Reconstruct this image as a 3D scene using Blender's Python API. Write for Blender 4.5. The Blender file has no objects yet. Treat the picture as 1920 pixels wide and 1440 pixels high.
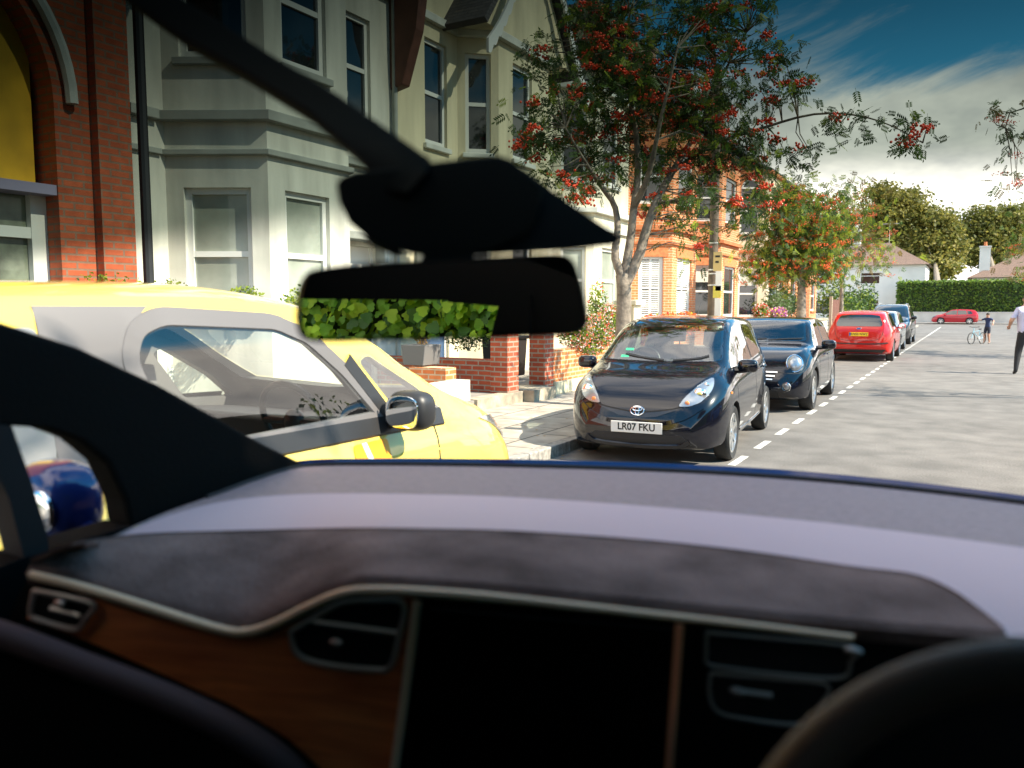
import bpy, bmesh, math, random
import numpy as np
from mathutils import Vector, Matrix
from mathutils.bvhtree import BVHTree
from mathutils.geometry import tessellate_polygon
SC = bpy.context.scene; COL = SC.collection
R_ = math.radians
# ---------------- camera, world, sun, exposure ----------------
TH = R_(29.5); PI_ = R_(5.37); FOC = 1507.0; EYE = Vector((0, 0, 1.55))
cam = bpy.data.cameras.new('camera'); co = bpy.data.objects.new('camera', cam); COL.objects.link(co)
co.location = EYE; co.rotation_euler = (R_(90) - PI_, 0, TH)
cam.sensor_width = 36; cam.lens = 36 * FOC / 1920; cam.clip_start = 0.02; cam.clip_end = 3000
cam.dof.use_dof = True; cam.dof.focus_distance = 9.0; cam.dof.aperture_fstop = 28.26 / 1000 / 0.0085
SC.camera = co
W = bpy.data.worlds.new('World'); SC.world = W; W.use_nodes = True
SUN_AZ = R_(6); SUN_EL = R_(43)          # azimuth measured from +X towards +Y
sd = Vector((math.cos(SUN_EL) * math.cos(SUN_AZ), math.cos(SUN_EL) * math.sin(SUN_AZ), math.sin(SUN_EL)))
def sky():
    nt = W.node_tree; N = nt.nodes; L = nt.links; N.clear()
    out = N.new('ShaderNodeOutputWorld'); bg = N.new('ShaderNodeBackground'); bg.inputs[1].default_value = 0.13
    s = N.new('ShaderNodeTexSky'); s.sky_type = 'NISHITA'; s.sun_disc = False
    s.sun_elevation = SUN_EL; s.sun_rotation = math.pi / 2 - SUN_AZ; s.ozone_density = 2.5; s.air_density = 1.0; s.dust_density = 0.4
    tc = N.new('ShaderNodeTexCoord'); sep = N.new('ShaderNodeSeparateXYZ'); L.new(tc.outputs['Generated'], sep.inputs[0])
    # clouds lie on a plane high above: direction divided by height
    z = N.new('ShaderNodeMath'); z.operation = 'MAXIMUM'; z.inputs[1].default_value = 0.0; L.new(sep.outputs[2], z.inputs[0])
    za = N.new('ShaderNodeMath'); za.operation = 'ADD'; za.inputs[1].default_value = 0.12; L.new(z.outputs[0], za.inputs[0])
    dv = N.new('ShaderNodeVectorMath'); dv.operation = 'DIVIDE'; L.new(tc.outputs['Generated'], dv.inputs[0])
    cb = N.new('ShaderNodeCombineXYZ'); L.new(za.outputs[0], cb.inputs[0]); L.new(za.outputs[0], cb.inputs[1]); cb.inputs[2].default_value = 1
    L.new(cb.outputs[0], dv.inputs[1])
    mp = N.new('ShaderNodeMapping'); mp.inputs['Scale'].default_value = (0.8, 0.42, 1.0); mp.inputs['Location'].default_value = (3.7, 1.35, 0)
    L.new(dv.outputs[0], mp.inputs[0])
    n = N.new('ShaderNodeTexNoise'); n.inputs['Scale'].default_value = 1.0; n.inputs['Detail'].default_value = 9; n.inputs['Roughness'].default_value = 0.66
    n.inputs['Distortion'].default_value = 0.8; L.new(mp.outputs[0], n.inputs['Vector'])
    lo = N.new('ShaderNodeMapRange'); lo.interpolation_type = 'SMOOTHSTEP'; L.new(sep.outputs[2], lo.inputs[0])
    lo.inputs[1].default_value = 0.17; lo.inputs[2].default_value = 0.30; lo.inputs[3].default_value = 0.36; lo.inputs[4].default_value = 0.0
    hi = N.new('ShaderNodeMapRange'); hi.interpolation_type = 'SMOOTHSTEP'; L.new(sep.outputs[2], hi.inputs[0]); hi.inputs[1].default_value = .42; hi.inputs[2].default_value = .62; hi.inputs[3].default_value = 0; hi.inputs[4].default_value = .09  # extra overhead cloud, out of view, added to warm and brighten the ambient light
    lh = N.new('ShaderNodeMath'); L.new(lo.outputs[0], lh.inputs[0]); L.new(hi.outputs[0], lh.inputs[1])
    ad = N.new('ShaderNodeMath'); L.new(n.outputs[0], ad.inputs[0]); L.new(lh.outputs[0], ad.inputs[1])
    cr = N.new('ShaderNodeMapRange'); cr.interpolation_type = 'SMOOTHSTEP'; L.new(ad.outputs[0], cr.inputs[0])
    cr.inputs[1].default_value = 0.50; cr.inputs[2].default_value = 0.68
    n2 = N.new('ShaderNodeTexNoise'); n2.inputs['Scale'].default_value = 1.7; n2.inputs['Detail'].default_value = 5; L.new(mp.outputs[0], n2.inputs['Vector'])
    n2.inputs['Roughness'].default_value = .6; n2m = N.new('ShaderNodeMapRange'); n2m.inputs[1].default_value = .38; n2m.inputs[2].default_value = .62; L.new(n2.outputs[0], n2m.inputs[0])
    cc = N.new('ShaderNodeMix'); cc.data_type = 'RGBA'; L.new(n2m.outputs[0], cc.inputs[0])
    cc.inputs[6].default_value = (5.6, 5.4, 5.3, 1); cc.inputs[7].default_value = (11.0, 10.1, 9.0, 1)
    deep = N.new('ShaderNodeMix'); deep.data_type = 'RGBA'; deep.blend_type = 'MULTIPLY'; deep.inputs[0].default_value = 1.0
    L.new(s.outputs[0], deep.inputs[6]); deep.inputs[7].default_value = (0.26, 0.90, 1.0, 1)
    mx = N.new('ShaderNodeMix'); mx.data_type = 'RGBA'; L.new(cr.outputs[0], mx.inputs[0]); L.new(deep.outputs[2], mx.inputs[6]); L.new(cc.outputs[2], mx.inputs[7])
    L.new(mx.outputs[2], bg.inputs[0]); L.new(bg.outputs[0], out.inputs[0])
sky()
sl = bpy.data.lights.new('sun', 'SUN'); sl.energy = 4.6; sl.angle = R_(0.5); sl.color = (1.0, 0.90, 0.74)
so = bpy.data.objects.new('sun', sl); COL.objects.link(so); so.rotation_euler = sd.to_track_quat('Z', 'Y').to_euler(); so.location = (20, 10, 20)
SC.view_settings.view_transform = 'Standard'; SC.view_settings.look = 'None'; SC.view_settings.gamma = 1
SC.view_settings.exposure = 1.45; SC.view_settings.use_curve_mapping = False
SC.render.engine = 'CYCLES'; SC.cycles.use_denoising = True; SC.cycles.max_bounces = 8; SC.cycles.transparent_max_bounces = 12
SC.cycles.sample_clamp_indirect = 6; SC.cycles.caustics_reflective = False; SC.cycles.caustics_refractive = False

# ---------------- photograph pixel (1920x1440) to world point ----------------
cF = Vector((-math.sin(TH) * math.cos(PI_), math.cos(TH) * math.cos(PI_), -math.sin(PI_))); cR = Vector((math.cos(TH), math.sin(TH), 0)); cU = cR.cross(cF)
def ray(x, y): return cF + cR * ((x - 960) / FOC) - cU * ((y - 720) / FOC)
def aX(x, y, X): r = ray(x, y); return EYE + r * (X / r.x)
def aY(x, y, Y): r = ray(x, y); return EYE + r * (Y / r.y)
def aZ(x, y, Z): r = ray(x, y); return EYE + r * ((Z - EYE.z) / r.z)
def aD(x, y, D): return EYE + ray(x, y) * D
def aP(x, y, p0, n): r = ray(x, y); return EYE + r * ((Vector(p0) - EYE).dot(n) / r.dot(n))

# ---------------- materials ----------------
MATS = {}
def mat(name, col=(.5, .5, .5), rough=.6, metal=0., coat=0., noise=None, bump=None, trans=0., spec=.5, emis=None, sub=0.):
    """noise=(scale, dark multiplier, detail) mottles the colour; bump=(scale, strength)"""
    if name in MATS: return MATS[name]
    m = bpy.data.materials.new(name); m.use_nodes = True; nt = m.node_tree; N = nt.nodes; L = nt.links
    b = N['Principled BSDF']; b.inputs['Base Color'].default_value = (*col, 1); b.inputs['Roughness'].default_value = rough
    b.inputs['Metallic'].default_value = metal; b.inputs['Coat Weight'].default_value = coat; b.inputs['Coat Roughness'].default_value = .03
    b.inputs['Specular IOR Level'].default_value = spec
    tc = N.new('ShaderNodeTexCoord')
    if noise:
        n = N.new('ShaderNodeTexNoise'); n.inputs['Scale'].default_value = noise[0]; n.inputs['Detail'].default_value = noise[2] if len(noise) > 2 else 4
        if len(noise) > 3:
            ms_ = N.new('ShaderNodeMapping'); ms_.inputs['Scale'].default_value = (1, 1, noise[3]); L.new(tc.outputs['Object'], ms_.inputs[0]); L.new(ms_.outputs[0], n.inputs['Vector'])
        else: L.new(tc.outputs['Object'], n.inputs['Vector'])
        mr = N.new('ShaderNodeMapRange'); mr.inputs[1].default_value = .3; mr.inputs[2].default_value = .7; mr.inputs[3].default_value = noise[1]; mr.inputs[4].default_value = 1.0 / max(noise[1], .5) ** .5
        L.new(n.outputs[0], mr.inputs[0])
        mu = N.new('ShaderNodeVectorMath'); mu.operation = 'SCALE'; mu.inputs[0].default_value = col; L.new(mr.outputs[0], mu.inputs[3])
        L.new(mu.outputs[0], b.inputs['Base Color'])
    if bump:
        n = N.new('ShaderNodeTexNoise'); n.inputs['Scale'].default_value = bump[0]; n.inputs['Detail'].default_value = 6; L.new(tc.outputs['Object'], n.inputs['Vector'])
        bp = N.new('ShaderNodeBump'); bp.inputs['Strength'].default_value = bump[1]; bp.inputs['Distance'].default_value = .02; L.new(n.outputs[0], bp.inputs['Height']); L.new(bp.outputs[0], b.inputs['Normal'])
    if trans:
        tr = N.new('ShaderNodeBsdfTranslucent'); tr.inputs[0].default_value = (*[c * 1.2 for c in col], 1); ms = N.new('ShaderNodeMixShader'); ms.inputs[0].default_value = trans
        if noise: L.new(mu.outputs[0], tr.inputs[0])
        L.new(b.outputs[0], ms.inputs[1]); L.new(tr.outputs[0], ms.inputs[2]); L.new(ms.outputs[0], N['Material Output'].inputs[0])
    MATS[name] = m; return m
def glass(name, tint=(.8, .85, .85), refl=1.0, rough=.0):
    """thin pane: clear tinted pass-through with a Fresnel mirror reflection"""
    if name in MATS: return MATS[name]
    m = bpy.data.materials.new(name); m.use_nodes = True; nt = m.node_tree; N = nt.nodes; L = nt.links; N.remove(N['Principled BSDF'])
    t = N.new('ShaderNodeBsdfTransparent'); t.inputs[0].default_value = (*tint, 1); g = N.new('ShaderNodeBsdfGlossy'); g.inputs['Roughness'].default_value = rough
    lw = N.new('ShaderNodeLayerWeight'); lw.inputs[0].default_value = .5; pw = N.new('ShaderNodeMath'); pw.operation = 'POWER'; pw.inputs[1].default_value = 5; L.new(lw.outputs['Facing'], pw.inputs[0])
    fr = N.new('ShaderNodeMath'); fr.operation = 'MULTIPLY_ADD'; fr.inputs[1].default_value = .93; fr.inputs[2].default_value = .07; L.new(pw.outputs[0], fr.inputs[0]); mu = N.new('ShaderNodeMath'); mu.operation = 'MULTIPLY'; mu.inputs[1].default_value = refl; mu.use_clamp = True
    L.new(fr.outputs[0], mu.inputs[0]); ms = N.new('ShaderNodeMixShader'); L.new(mu.outputs[0], ms.inputs[0]); L.new(t.outputs[0], ms.inputs[1]); L.new(g.outputs[0], ms.inputs[2])
    L.new(ms.outputs[0], N['Material Output'].inputs[0]); MATS[name] = m; return m
def wallcoords(N, L):
    """u runs along the wall horizontally whatever way it faces, v is height"""
    g = N.new('ShaderNodeNewGeometry'); c = N.new('ShaderNodeVectorMath'); c.operation = 'CROSS_PRODUCT'; c.inputs[0].default_value = (0, 0, 1); L.new(g.outputs['True Normal'], c.inputs[1])
    nm = N.new('ShaderNodeVectorMath'); nm.operation = 'NORMALIZE'; L.new(c.outputs[0], nm.inputs[0])
    d = N.new('ShaderNodeVectorMath'); d.operation = 'DOT_PRODUCT'; L.new(nm.outputs[0], d.inputs[0]); L.new(g.outputs['Position'], d.inputs[1])
    s = N.new('ShaderNodeSeparateXYZ'); L.new(g.outputs['Position'], s.inputs[0])
    cb = N.new('ShaderNodeCombineXYZ'); L.new(d.outputs['Value'], cb.inputs[0]); L.new(s.outputs[2], cb.inputs[1]); return cb
def brick(name, c1, c2, mortar, bump=.4, msize=.012):
    if name in MATS: return MATS[name]
    m = bpy.data.materials.new(name); m.use_nodes = True; nt = m.node_tree; N = nt.nodes; L = nt.links; b = N['Principled BSDF']; b.inputs['Roughness'].default_value = .85
    cb = wallcoords(N, L); bt = N.new('ShaderNodeTexBrick'); L.new(cb.outputs[0], bt.inputs['Vector'])
    bt.inputs['Color1'].default_value = (*c1, 1); bt.inputs['Color2'].default_value = (*c2, 1); bt.inputs['Mortar'].default_value = (*mortar, 1)
    bt.inputs['Scale'].default_value = 1; bt.inputs['Brick Width'].default_value = .225; bt.inputs['Row Height'].default_value = .075; bt.inputs['Mortar Size'].default_value = msize; bt.inputs['Mortar Smooth'].default_value = .2
    n = N.new('ShaderNodeTexNoise'); n.inputs['Scale'].default_value = 9; n.inputs['Detail'].default_value = 5
    g = N.new('ShaderNodeNewGeometry'); L.new(g.outputs['Position'], n.inputs['Vector'])
    mr = N.new('ShaderNodeMapRange'); mr.inputs[3].default_value = .6; mr.inputs[4].default_value = 1.35; L.new(n.outputs[0], mr.inputs[0])
    sc = N.new('ShaderNodeVectorMath'); sc.operation = 'SCALE'; L.new(bt.outputs['Color'], sc.inputs[0]); L.new(mr.outputs[0], sc.inputs[3]); L.new(sc.outputs[0], b.inputs['Base Color'])
    bp = N.new('ShaderNodeBump'); bp.inputs['Strength'].default_value = bump; bp.inputs['Distance'].default_value = .008; bp.invert = True; L.new(bt.outputs['Fac'], bp.inputs['Height']); L.new(bp.outputs[0], b.inputs['Normal'])
    MATS[name] = m; return m
def paint(name, col, metal=.0, rough=.35, flake=False):
    return mat(name, col, rough, metal, 1.0, spec=.12)

# ---------------- object helpers ----------------
def link(o, parent=None, loc=None):
    COL.objects.link(o)
    if parent is not None:
        o.parent = parent; o.matrix_parent_inverse = parent.matrix_basis.inverted() if loc is None else Matrix.Identity(4)
    return o
def thing(name, label, cat, loc=(0, 0, 0), rz=0., group=None, kind=None):
    o = bpy.data.objects.new(name, None); COL.objects.link(o); o.location = loc; o.rotation_euler = (0, 0, rz); o.empty_display_size = .2
    o['label'] = label; o['category'] = cat
    if group: o['group'] = group
    if kind: o['kind'] = kind
    return o
def tag(o, label=None, cat=None, group=None, kind=None):
    for k, v in (('label', label), ('category', cat), ('group', group), ('kind', kind)):
        if v: o[k] = v
    return o
def recalc(bm): bmesh.ops.recalc_face_normals(bm, faces=bm.faces)
class MB:
    def __init__(s): s.v = []; s.f = []
    def add(s, vs, fs):
        k = len(s.v); s.v += [tuple(v) for v in vs]; s.f += [tuple(i + k for i in f) for f in fs]; return s
    def box(s, a, b):
        x0, y0, z0 = a; x1, y1, z1 = b
        return s.add([(x0, y0, z0), (x1, y0, z0), (x1, y1, z0), (x0, y1, z0), (x0, y0, z1), (x1, y0, z1), (x1, y1, z1), (x0, y1, z1)],
                     [(0, 3, 2, 1), (4, 5, 6, 7), (0, 1, 5, 4), (1, 2, 6, 5), (2, 3, 7, 6), (3, 0, 4, 7)])
    def fbox(s, fr, u0, u1, n0, n1, z0, z1):
        p = [fr(u, n, z) for z in (z0, z1) for u, n in ((u0, n0), (u1, n0), (u1, n1), (u0, n1))]
        return s.add(p, [(0, 3, 2, 1), (4, 5, 6, 7), (0, 1, 5, 4), (1, 2, 6, 5), (2, 3, 7, 6), (3, 0, 4, 7)])
    def prism(s, pts, d):
        """pts: planar loop of 3D points; d: extrusion vector"""
        n = len(pts); d = Vector(d); P = [Vector(p) for p in pts]; t = tessellate_polygon([P])
        s.add(P + [p + d for p in P], [tuple(f) for f in t] + [tuple(i + n for i in reversed(f)) for f in t] + [(i, (i + 1) % n, (i + 1) % n + n, i + n) for i in range(n)]); return s
    def cyl(s, p, q, r0, r1=None, n=16, cap=True):
        p = Vector(p); q = Vector(q); r1 = r0 if r1 is None else r1; a = (q - p).normalized(); b = a.orthogonal().normalized(); c = a.cross(b)
        V = [p + (b * math.cos(t) + c * math.sin(t)) * r0 for t in [2 * math.pi * i / n for i in range(n)]] + [q + (b * math.cos(t) + c * math.sin(t)) * r1 for t in [2 * math.pi * i / n for i in range(n)]]
        F = [(i, (i + 1) % n, (i + 1) % n + n, i + n) for i in range(n)]
        if cap: F += [tuple(reversed(range(n))), tuple(range(n, 2 * n))]
        return s.add(V, F)
    def tube(s, pts, rad, n=8, cap=True):
        P = [Vector(p) for p in pts]; m = len(P); V = []; ref = None
        for i in range(m):
            t = (P[min(i + 1, m - 1)] - P[max(i - 1, 0)]).normalized()
            if ref is None: ref = t.orthogonal().normalized()
            ref = (ref - t * ref.dot(t)).normalized(); c = t.cross(ref); r = rad[i] if hasattr(rad, '__len__') else rad
            V += [P[i] + (ref * math.cos(a) + c * math.sin(a)) * r for a in [2 * math.pi * k / n for k in range(n)]]
        F = [(i * n + k, i * n + (k + 1) % n, (i + 1) * n + (k + 1) % n, (i + 1) * n + k) for i in range(m - 1) for k in range(n)]
        if cap: F += [tuple(reversed(range(n))), tuple(range((m - 1) * n, m * n))]
        return s.add(V, F)
    def rows(s, R, close=False):
        n = len(R[0]); V = [p for r in R for p in r]
        F = [(i * n + k, i * n + k + 1, (i + 1) * n + k + 1, (i + 1) * n + k) for i in range(len(R) - 1) for k in range(n - 1)]
        return s.add(V, F)
    def ell(s, c, r, M=None, n=14):
        V = []; m = n // 2
        for i in range(m + 1):
            a = math.pi * i / m
            for k in range(n):
                b = 2 * math.pi * k / n; p = Vector((r[0] * math.sin(a) * math.cos(b), r[1] * math.sin(a) * math.sin(b), r[2] * math.cos(a)))
                V.append(Vector(c) + (M @ p if M else p))
        F = [(i * n + k, i * n + (k + 1) % n, (i + 1) * n + (k + 1) % n, (i + 1) * n + k) for i in range(m) for k in range(n)]
        return s.add(V, F)
    def sell(s, c, r, n=24, e=.62):
        k = len(s.v); s.ell((0, 0, 0), (1, 1, 1), None, n); f = lambda v: math.copysign(abs(v) ** e, v)
        for i in range(k, len(s.v)): v = s.v[i]; q = [f(t) for t in v]; s.v[i] = (c[0] + q[0] * r[0], c[1] + q[1] * r[1], c[2] + q[2] * r[2])
        return s
    def build(s, name, m, parent=None, smooth=False, bevel=0, weld=True, angle=35, local=False, solid=0):
        me = bpy.data.meshes.new(name); bm = bmesh.new()
        vs = [bm.verts.new(v) for v in s.v]
        for f in s.f:
            if len(set(f)) >= 3:
                try: bm.faces.new([vs[i] for i in dict.fromkeys(f)])
                except ValueError: pass
        if weld: bmesh.ops.remove_doubles(bm, verts=bm.verts, dist=1e-5)
        bmesh.ops.dissolve_degenerate(bm, edges=bm.edges, dist=1e-6)
        recalc(bm); bm.to_mesh(me); bm.free()
        for mm in (m if isinstance(m, (list, tuple)) else [m]): me.materials.append(mm)
        if smooth: shade(me, angle)
        o = bpy.data.objects.new(name, me); link(o, parent, 1 if local else None)
        if bevel:
            b = o.modifiers.new('b', 'BEVEL'); b.width = bevel; b.segments = 3 if smooth else 2; b.limit_method = 'ANGLE'; b.angle_limit = R_(40)
            if smooth: shade(me, 60)
        if solid:
            b = o.modifiers.new('s', 'SOLIDIFY'); b.thickness = solid; b.offset = 0
        return o
def shade(me, angle=35):
    me.polygons.foreach_set('use_smooth', [True] * len(me.polygons)); me.set_sharp_from_angle(angle=R_(angle))
def npmesh(name, V, F, m, parent=None, smooth=False, local=False):
    """V (n,3), F (k,c) arrays"""
    V = np.asarray(V, dtype=np.float32); F = np.asarray(F, dtype=np.int32); me = bpy.data.meshes.new(name); k, c = F.shape
    me.vertices.add(len(V)); me.vertices.foreach_set('co', V.ravel()); me.loops.add(k * c); me.loops.foreach_set('vertex_index', F.ravel())
    me.polygons.add(k); me.polygons.foreach_set('loop_start', np.arange(0, k * c, c, dtype=np.int32)); me.polygons.foreach_set('loop_total', np.full(k, c, dtype=np.int32))
    me.update(calc_edges=True)
    for mm in (m if isinstance(m, (list, tuple)) else [m]): me.materials.append(mm)
    if smooth: me.polygons.foreach_set('use_smooth', [True] * k)
    o = bpy.data.objects.new(name, me); return link(o, parent, 1 if local else None)
def spline(pts, n):
    """Catmull-Rom through points of any dimension, n samples by arc length"""
    P = np.array([tuple(p) for p in pts], float); P = np.vstack([2 * P[0] - P[1], P, 2 * P[-1] - P[-2]]); out = []
    for i in range(1, len(P) - 2):
        for t in np.linspace(0, 1, 16, endpoint=False):
            a, b, c, d = P[i - 1:i + 3]; out.append(.5 * (2 * b + (c - a) * t + (2 * a - 5 * b + 4 * c - d) * t * t + (3 * b - a - 3 * c + d) * t ** 3))
    out.append(P[-2]); out = np.array(out); s = np.r_[0, np.cumsum(np.linalg.norm(np.diff(out, axis=0), axis=1))]
    q = np.linspace(0, s[-1], n); return np.array([np.interp(q, s, out[:, k]) for k in range(out.shape[1])]).T
def textmesh(body, size, name, m, parent, M, extrude=.001, font_squeeze=1.0, bold=0.):
    cu = bpy.data.curves.new(name, 'FONT'); cu.body = body; cu.size = size; cu.extrude = extrude; cu.align_x = 'CENTER'; cu.align_y = 'CENTER'; cu.offset = bold
    t = bpy.data.objects.new(name + '_curve', cu); COL.objects.link(t); dg = bpy.context.evaluated_depsgraph_get(); dg.update()
    me = bpy.data.meshes.new_from_object(t.evaluated_get(dg)); bpy.data.objects.remove(t); me.name = name
    me.transform(M @ Matrix.Diagonal((font_squeeze, 1, 1, 1))); me.materials.clear(); me.materials.append(m)
    o = bpy.data.objects.new(name, me); COL.objects.link(o); o.parent = parent; return o
def copy_tree(o, parent=None):
    c = o.copy(); COL.objects.link(c); c.parent = parent
    for ch in list(o.children): copy_tree(ch, c)
    return c

# ---------------- common materials ----------------
M_blk = mat('black_plastic', (.018, .018, .019), .45)
M_dark = mat('dark_void', (.006, .006, .007), .8)
M_rub = mat('tyre_rubber', (.018, .018, .018), .75, bump=(60, .2))
M_alloy = mat('alloy_silver', (.62, .62, .61), .28, .85)
M_chrome = mat('chrome', (.85, .86, .88), .08, 1.)
M_white = mat('white_gloss', (.75, .74, .70), .35)
M_plate = mat('plate_white', (.78, .78, .74), .4)
M_plateY = mat('plate_yellow', (.85, .55, .02), .4)
M_ink = mat('plate_ink', (.01, .01, .01), .5)
M_lamp = mat('lamp_bowl', (.42, .43, .44), .22, .7)
M_lens = glass('lamp_lens', (.93, .95, .97), .9, .02)
M_amber = mat('amber_bulb', (.85, .25, .04), .25, coat=1.)
M_red = mat('red_lens', (.55, .01, .008), .15, coat=1.)
M_carglass = glass('car_glass', (.78, .86, .82), 2.6)
M_darkglass = mat('dark_car_glass', (.012, .016, .018), .03, spec=.8, coat=1.)
M_seat = mat('seat_cloth', (.06, .06, .065), .9, noise=(14, .6))
M_cabin = mat('cabin_trim', (.03, .03, .032), .7)
M_cabinlight = mat('pale_cabin_trim', (.42, .44, .38), .7)

# ---------------- car builder ----------------
def pchip(P, x):
    P = sorted(P); X = np.array([p[0] for p in P], float); Y = np.array([p[1] for p in P], float); h = np.diff(X); d = np.diff(Y) / h; m = np.zeros(len(X)); m[0] = d[0]; m[-1] = d[-1]
    for i in range(1, len(X) - 1):
        if d[i - 1] * d[i] > 0: w1 = 2 * h[i] + h[i - 1]; w2 = h[i] + 2 * h[i - 1]; m[i] = (w1 + w2) / (w1 / d[i - 1] + w2 / d[i])
    x = np.clip(x, X[0], X[-1]); k = np.clip(np.searchsorted(X, x) - 1, 0, len(h) - 1); t = (x - X[k]) / h[k]
    return (2 * t ** 3 - 3 * t ** 2 + 1) * Y[k] + (t ** 3 - 2 * t ** 2 + t) * h[k] * m[k] + (-2 * t ** 3 + 3 * t ** 2) * Y[k + 1] + (t ** 3 - t ** 2) * h[k] * m[k + 1]
def body_bm(S, inset=0., zlift=0., nx=84, sub=4):
    xs0 = S['top'][0][0]; xs1 = S['top'][-1][0]; t = np.linspace(0, 1, nx); xs = xs0 + (xs1 - xs0) * (t - .8 * np.sin(2 * np.pi * t) / (2 * np.pi))
    bm = bmesh.new(); rings = []
    for x in xs:
        T = float(pchip(S['top'], x)); B = float(pchip(S['belt'], x)); Z0 = float(pchip(S['bot'], x)); Wd = float(pchip(S['wid'], x)); rw = float(pchip(S['roof'], x)); B = min(B, T - .004)
        g = T - B; hb = B - Z0; k = min(1., g / .3); rf = rw * Wd
        ctl = [(0, Z0), (.55 * Wd, Z0), (.90 * Wd, Z0 + .02), (.975 * Wd, Z0 + .16 * hb), (1.0 * Wd, Z0 + .5 * hb), (.99 * Wd, Z0 + .80 * hb), (.965 * Wd, Z0 + .93 * hb), (.925 * Wd, B + .012 * k),
               (.925 * Wd * .5 + rf * .5, B + .44 * g), (rf, B + (.84 - .06 * (1 - k)) * g), (.86 * rf, B + .95 * g), (.5 * rf, B + .988 * g), (0, T)]
        if inset:
            ctl = [(max(0, a - inset), max(b, 0)) for a, b in ctl]; lo_ = Z0 + inset + zlift; hi_ = T - inset
            if hi_ < lo_ + .05: continue
            ctl = [(a, min(max(b, lo_), hi_)) for a, b in ctl]
        q = spline(ctl, 12 * sub + 1); q = q if True else q
        q[0, 0] = 0; q[-1, 0] = 0; q[:, 0] = np.maximum(q[:, 0], 0)
        ring = [bm.verts.new((x, a, b)) for a, b in q] + [bm.verts.new((x, -a, b)) for a, b in q[-2:0:-1]]
        rings.append(ring)
    n = len(rings[0])
    for r, s in zip(rings[:-1], rings[1:]):
        for i in range(n): bm.faces.new((r[i], r[(i + 1) % n], s[(i + 1) % n], s[i]))
    for r in (rings[0], rings[-1]):
        c = bm.verts.new(sum((v.co for v in r), Vector()) / n)
        for i in range(n): bm.faces.new((r[i], r[(i + 1) % n], c))
    recalc(bm); return bm
def poly_prism_bm(poly, view, a, b):
    """2D loop extruded from a to b along the view axis"""
    bm = bmesh.new(); mk = {'side': lambda p, t: (p[0], t, p[1]), 'front': lambda p, t: (t, p[0], p[1]), 'top': lambda p, t: (p[0], p[1], t)}[view]
    A = [bm.verts.new(mk(p, a)) for p in poly]; B = [bm.verts.new(mk(p, b)) for p in poly]; n = len(poly)
    bm.faces.new(A); bm.faces.new(list(reversed(B)))
    for i in range(n): bm.faces.new((A[i], B[i], B[(i + 1) % n], A[(i + 1) % n]))
    recalc(bm); return bm
def rounded(poly, r=.03, n=4):
    out = []; m = len(poly)
    for i in range(m):
        p = Vector(poly[i]); a = Vector(poly[i - 1]) - p; b = Vector(poly[(i + 1) % m]) - p; rr = min(r, a.length * .45, b.length * .45)
        A = p + a.normalized() * rr; B = p + b.normalized() * rr
        for k in range(n + 1): t = k / n; out.append(tuple(A * (1 - t) ** 2 + p * 2 * t * (1 - t) + B * t * t))
    return out
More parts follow.
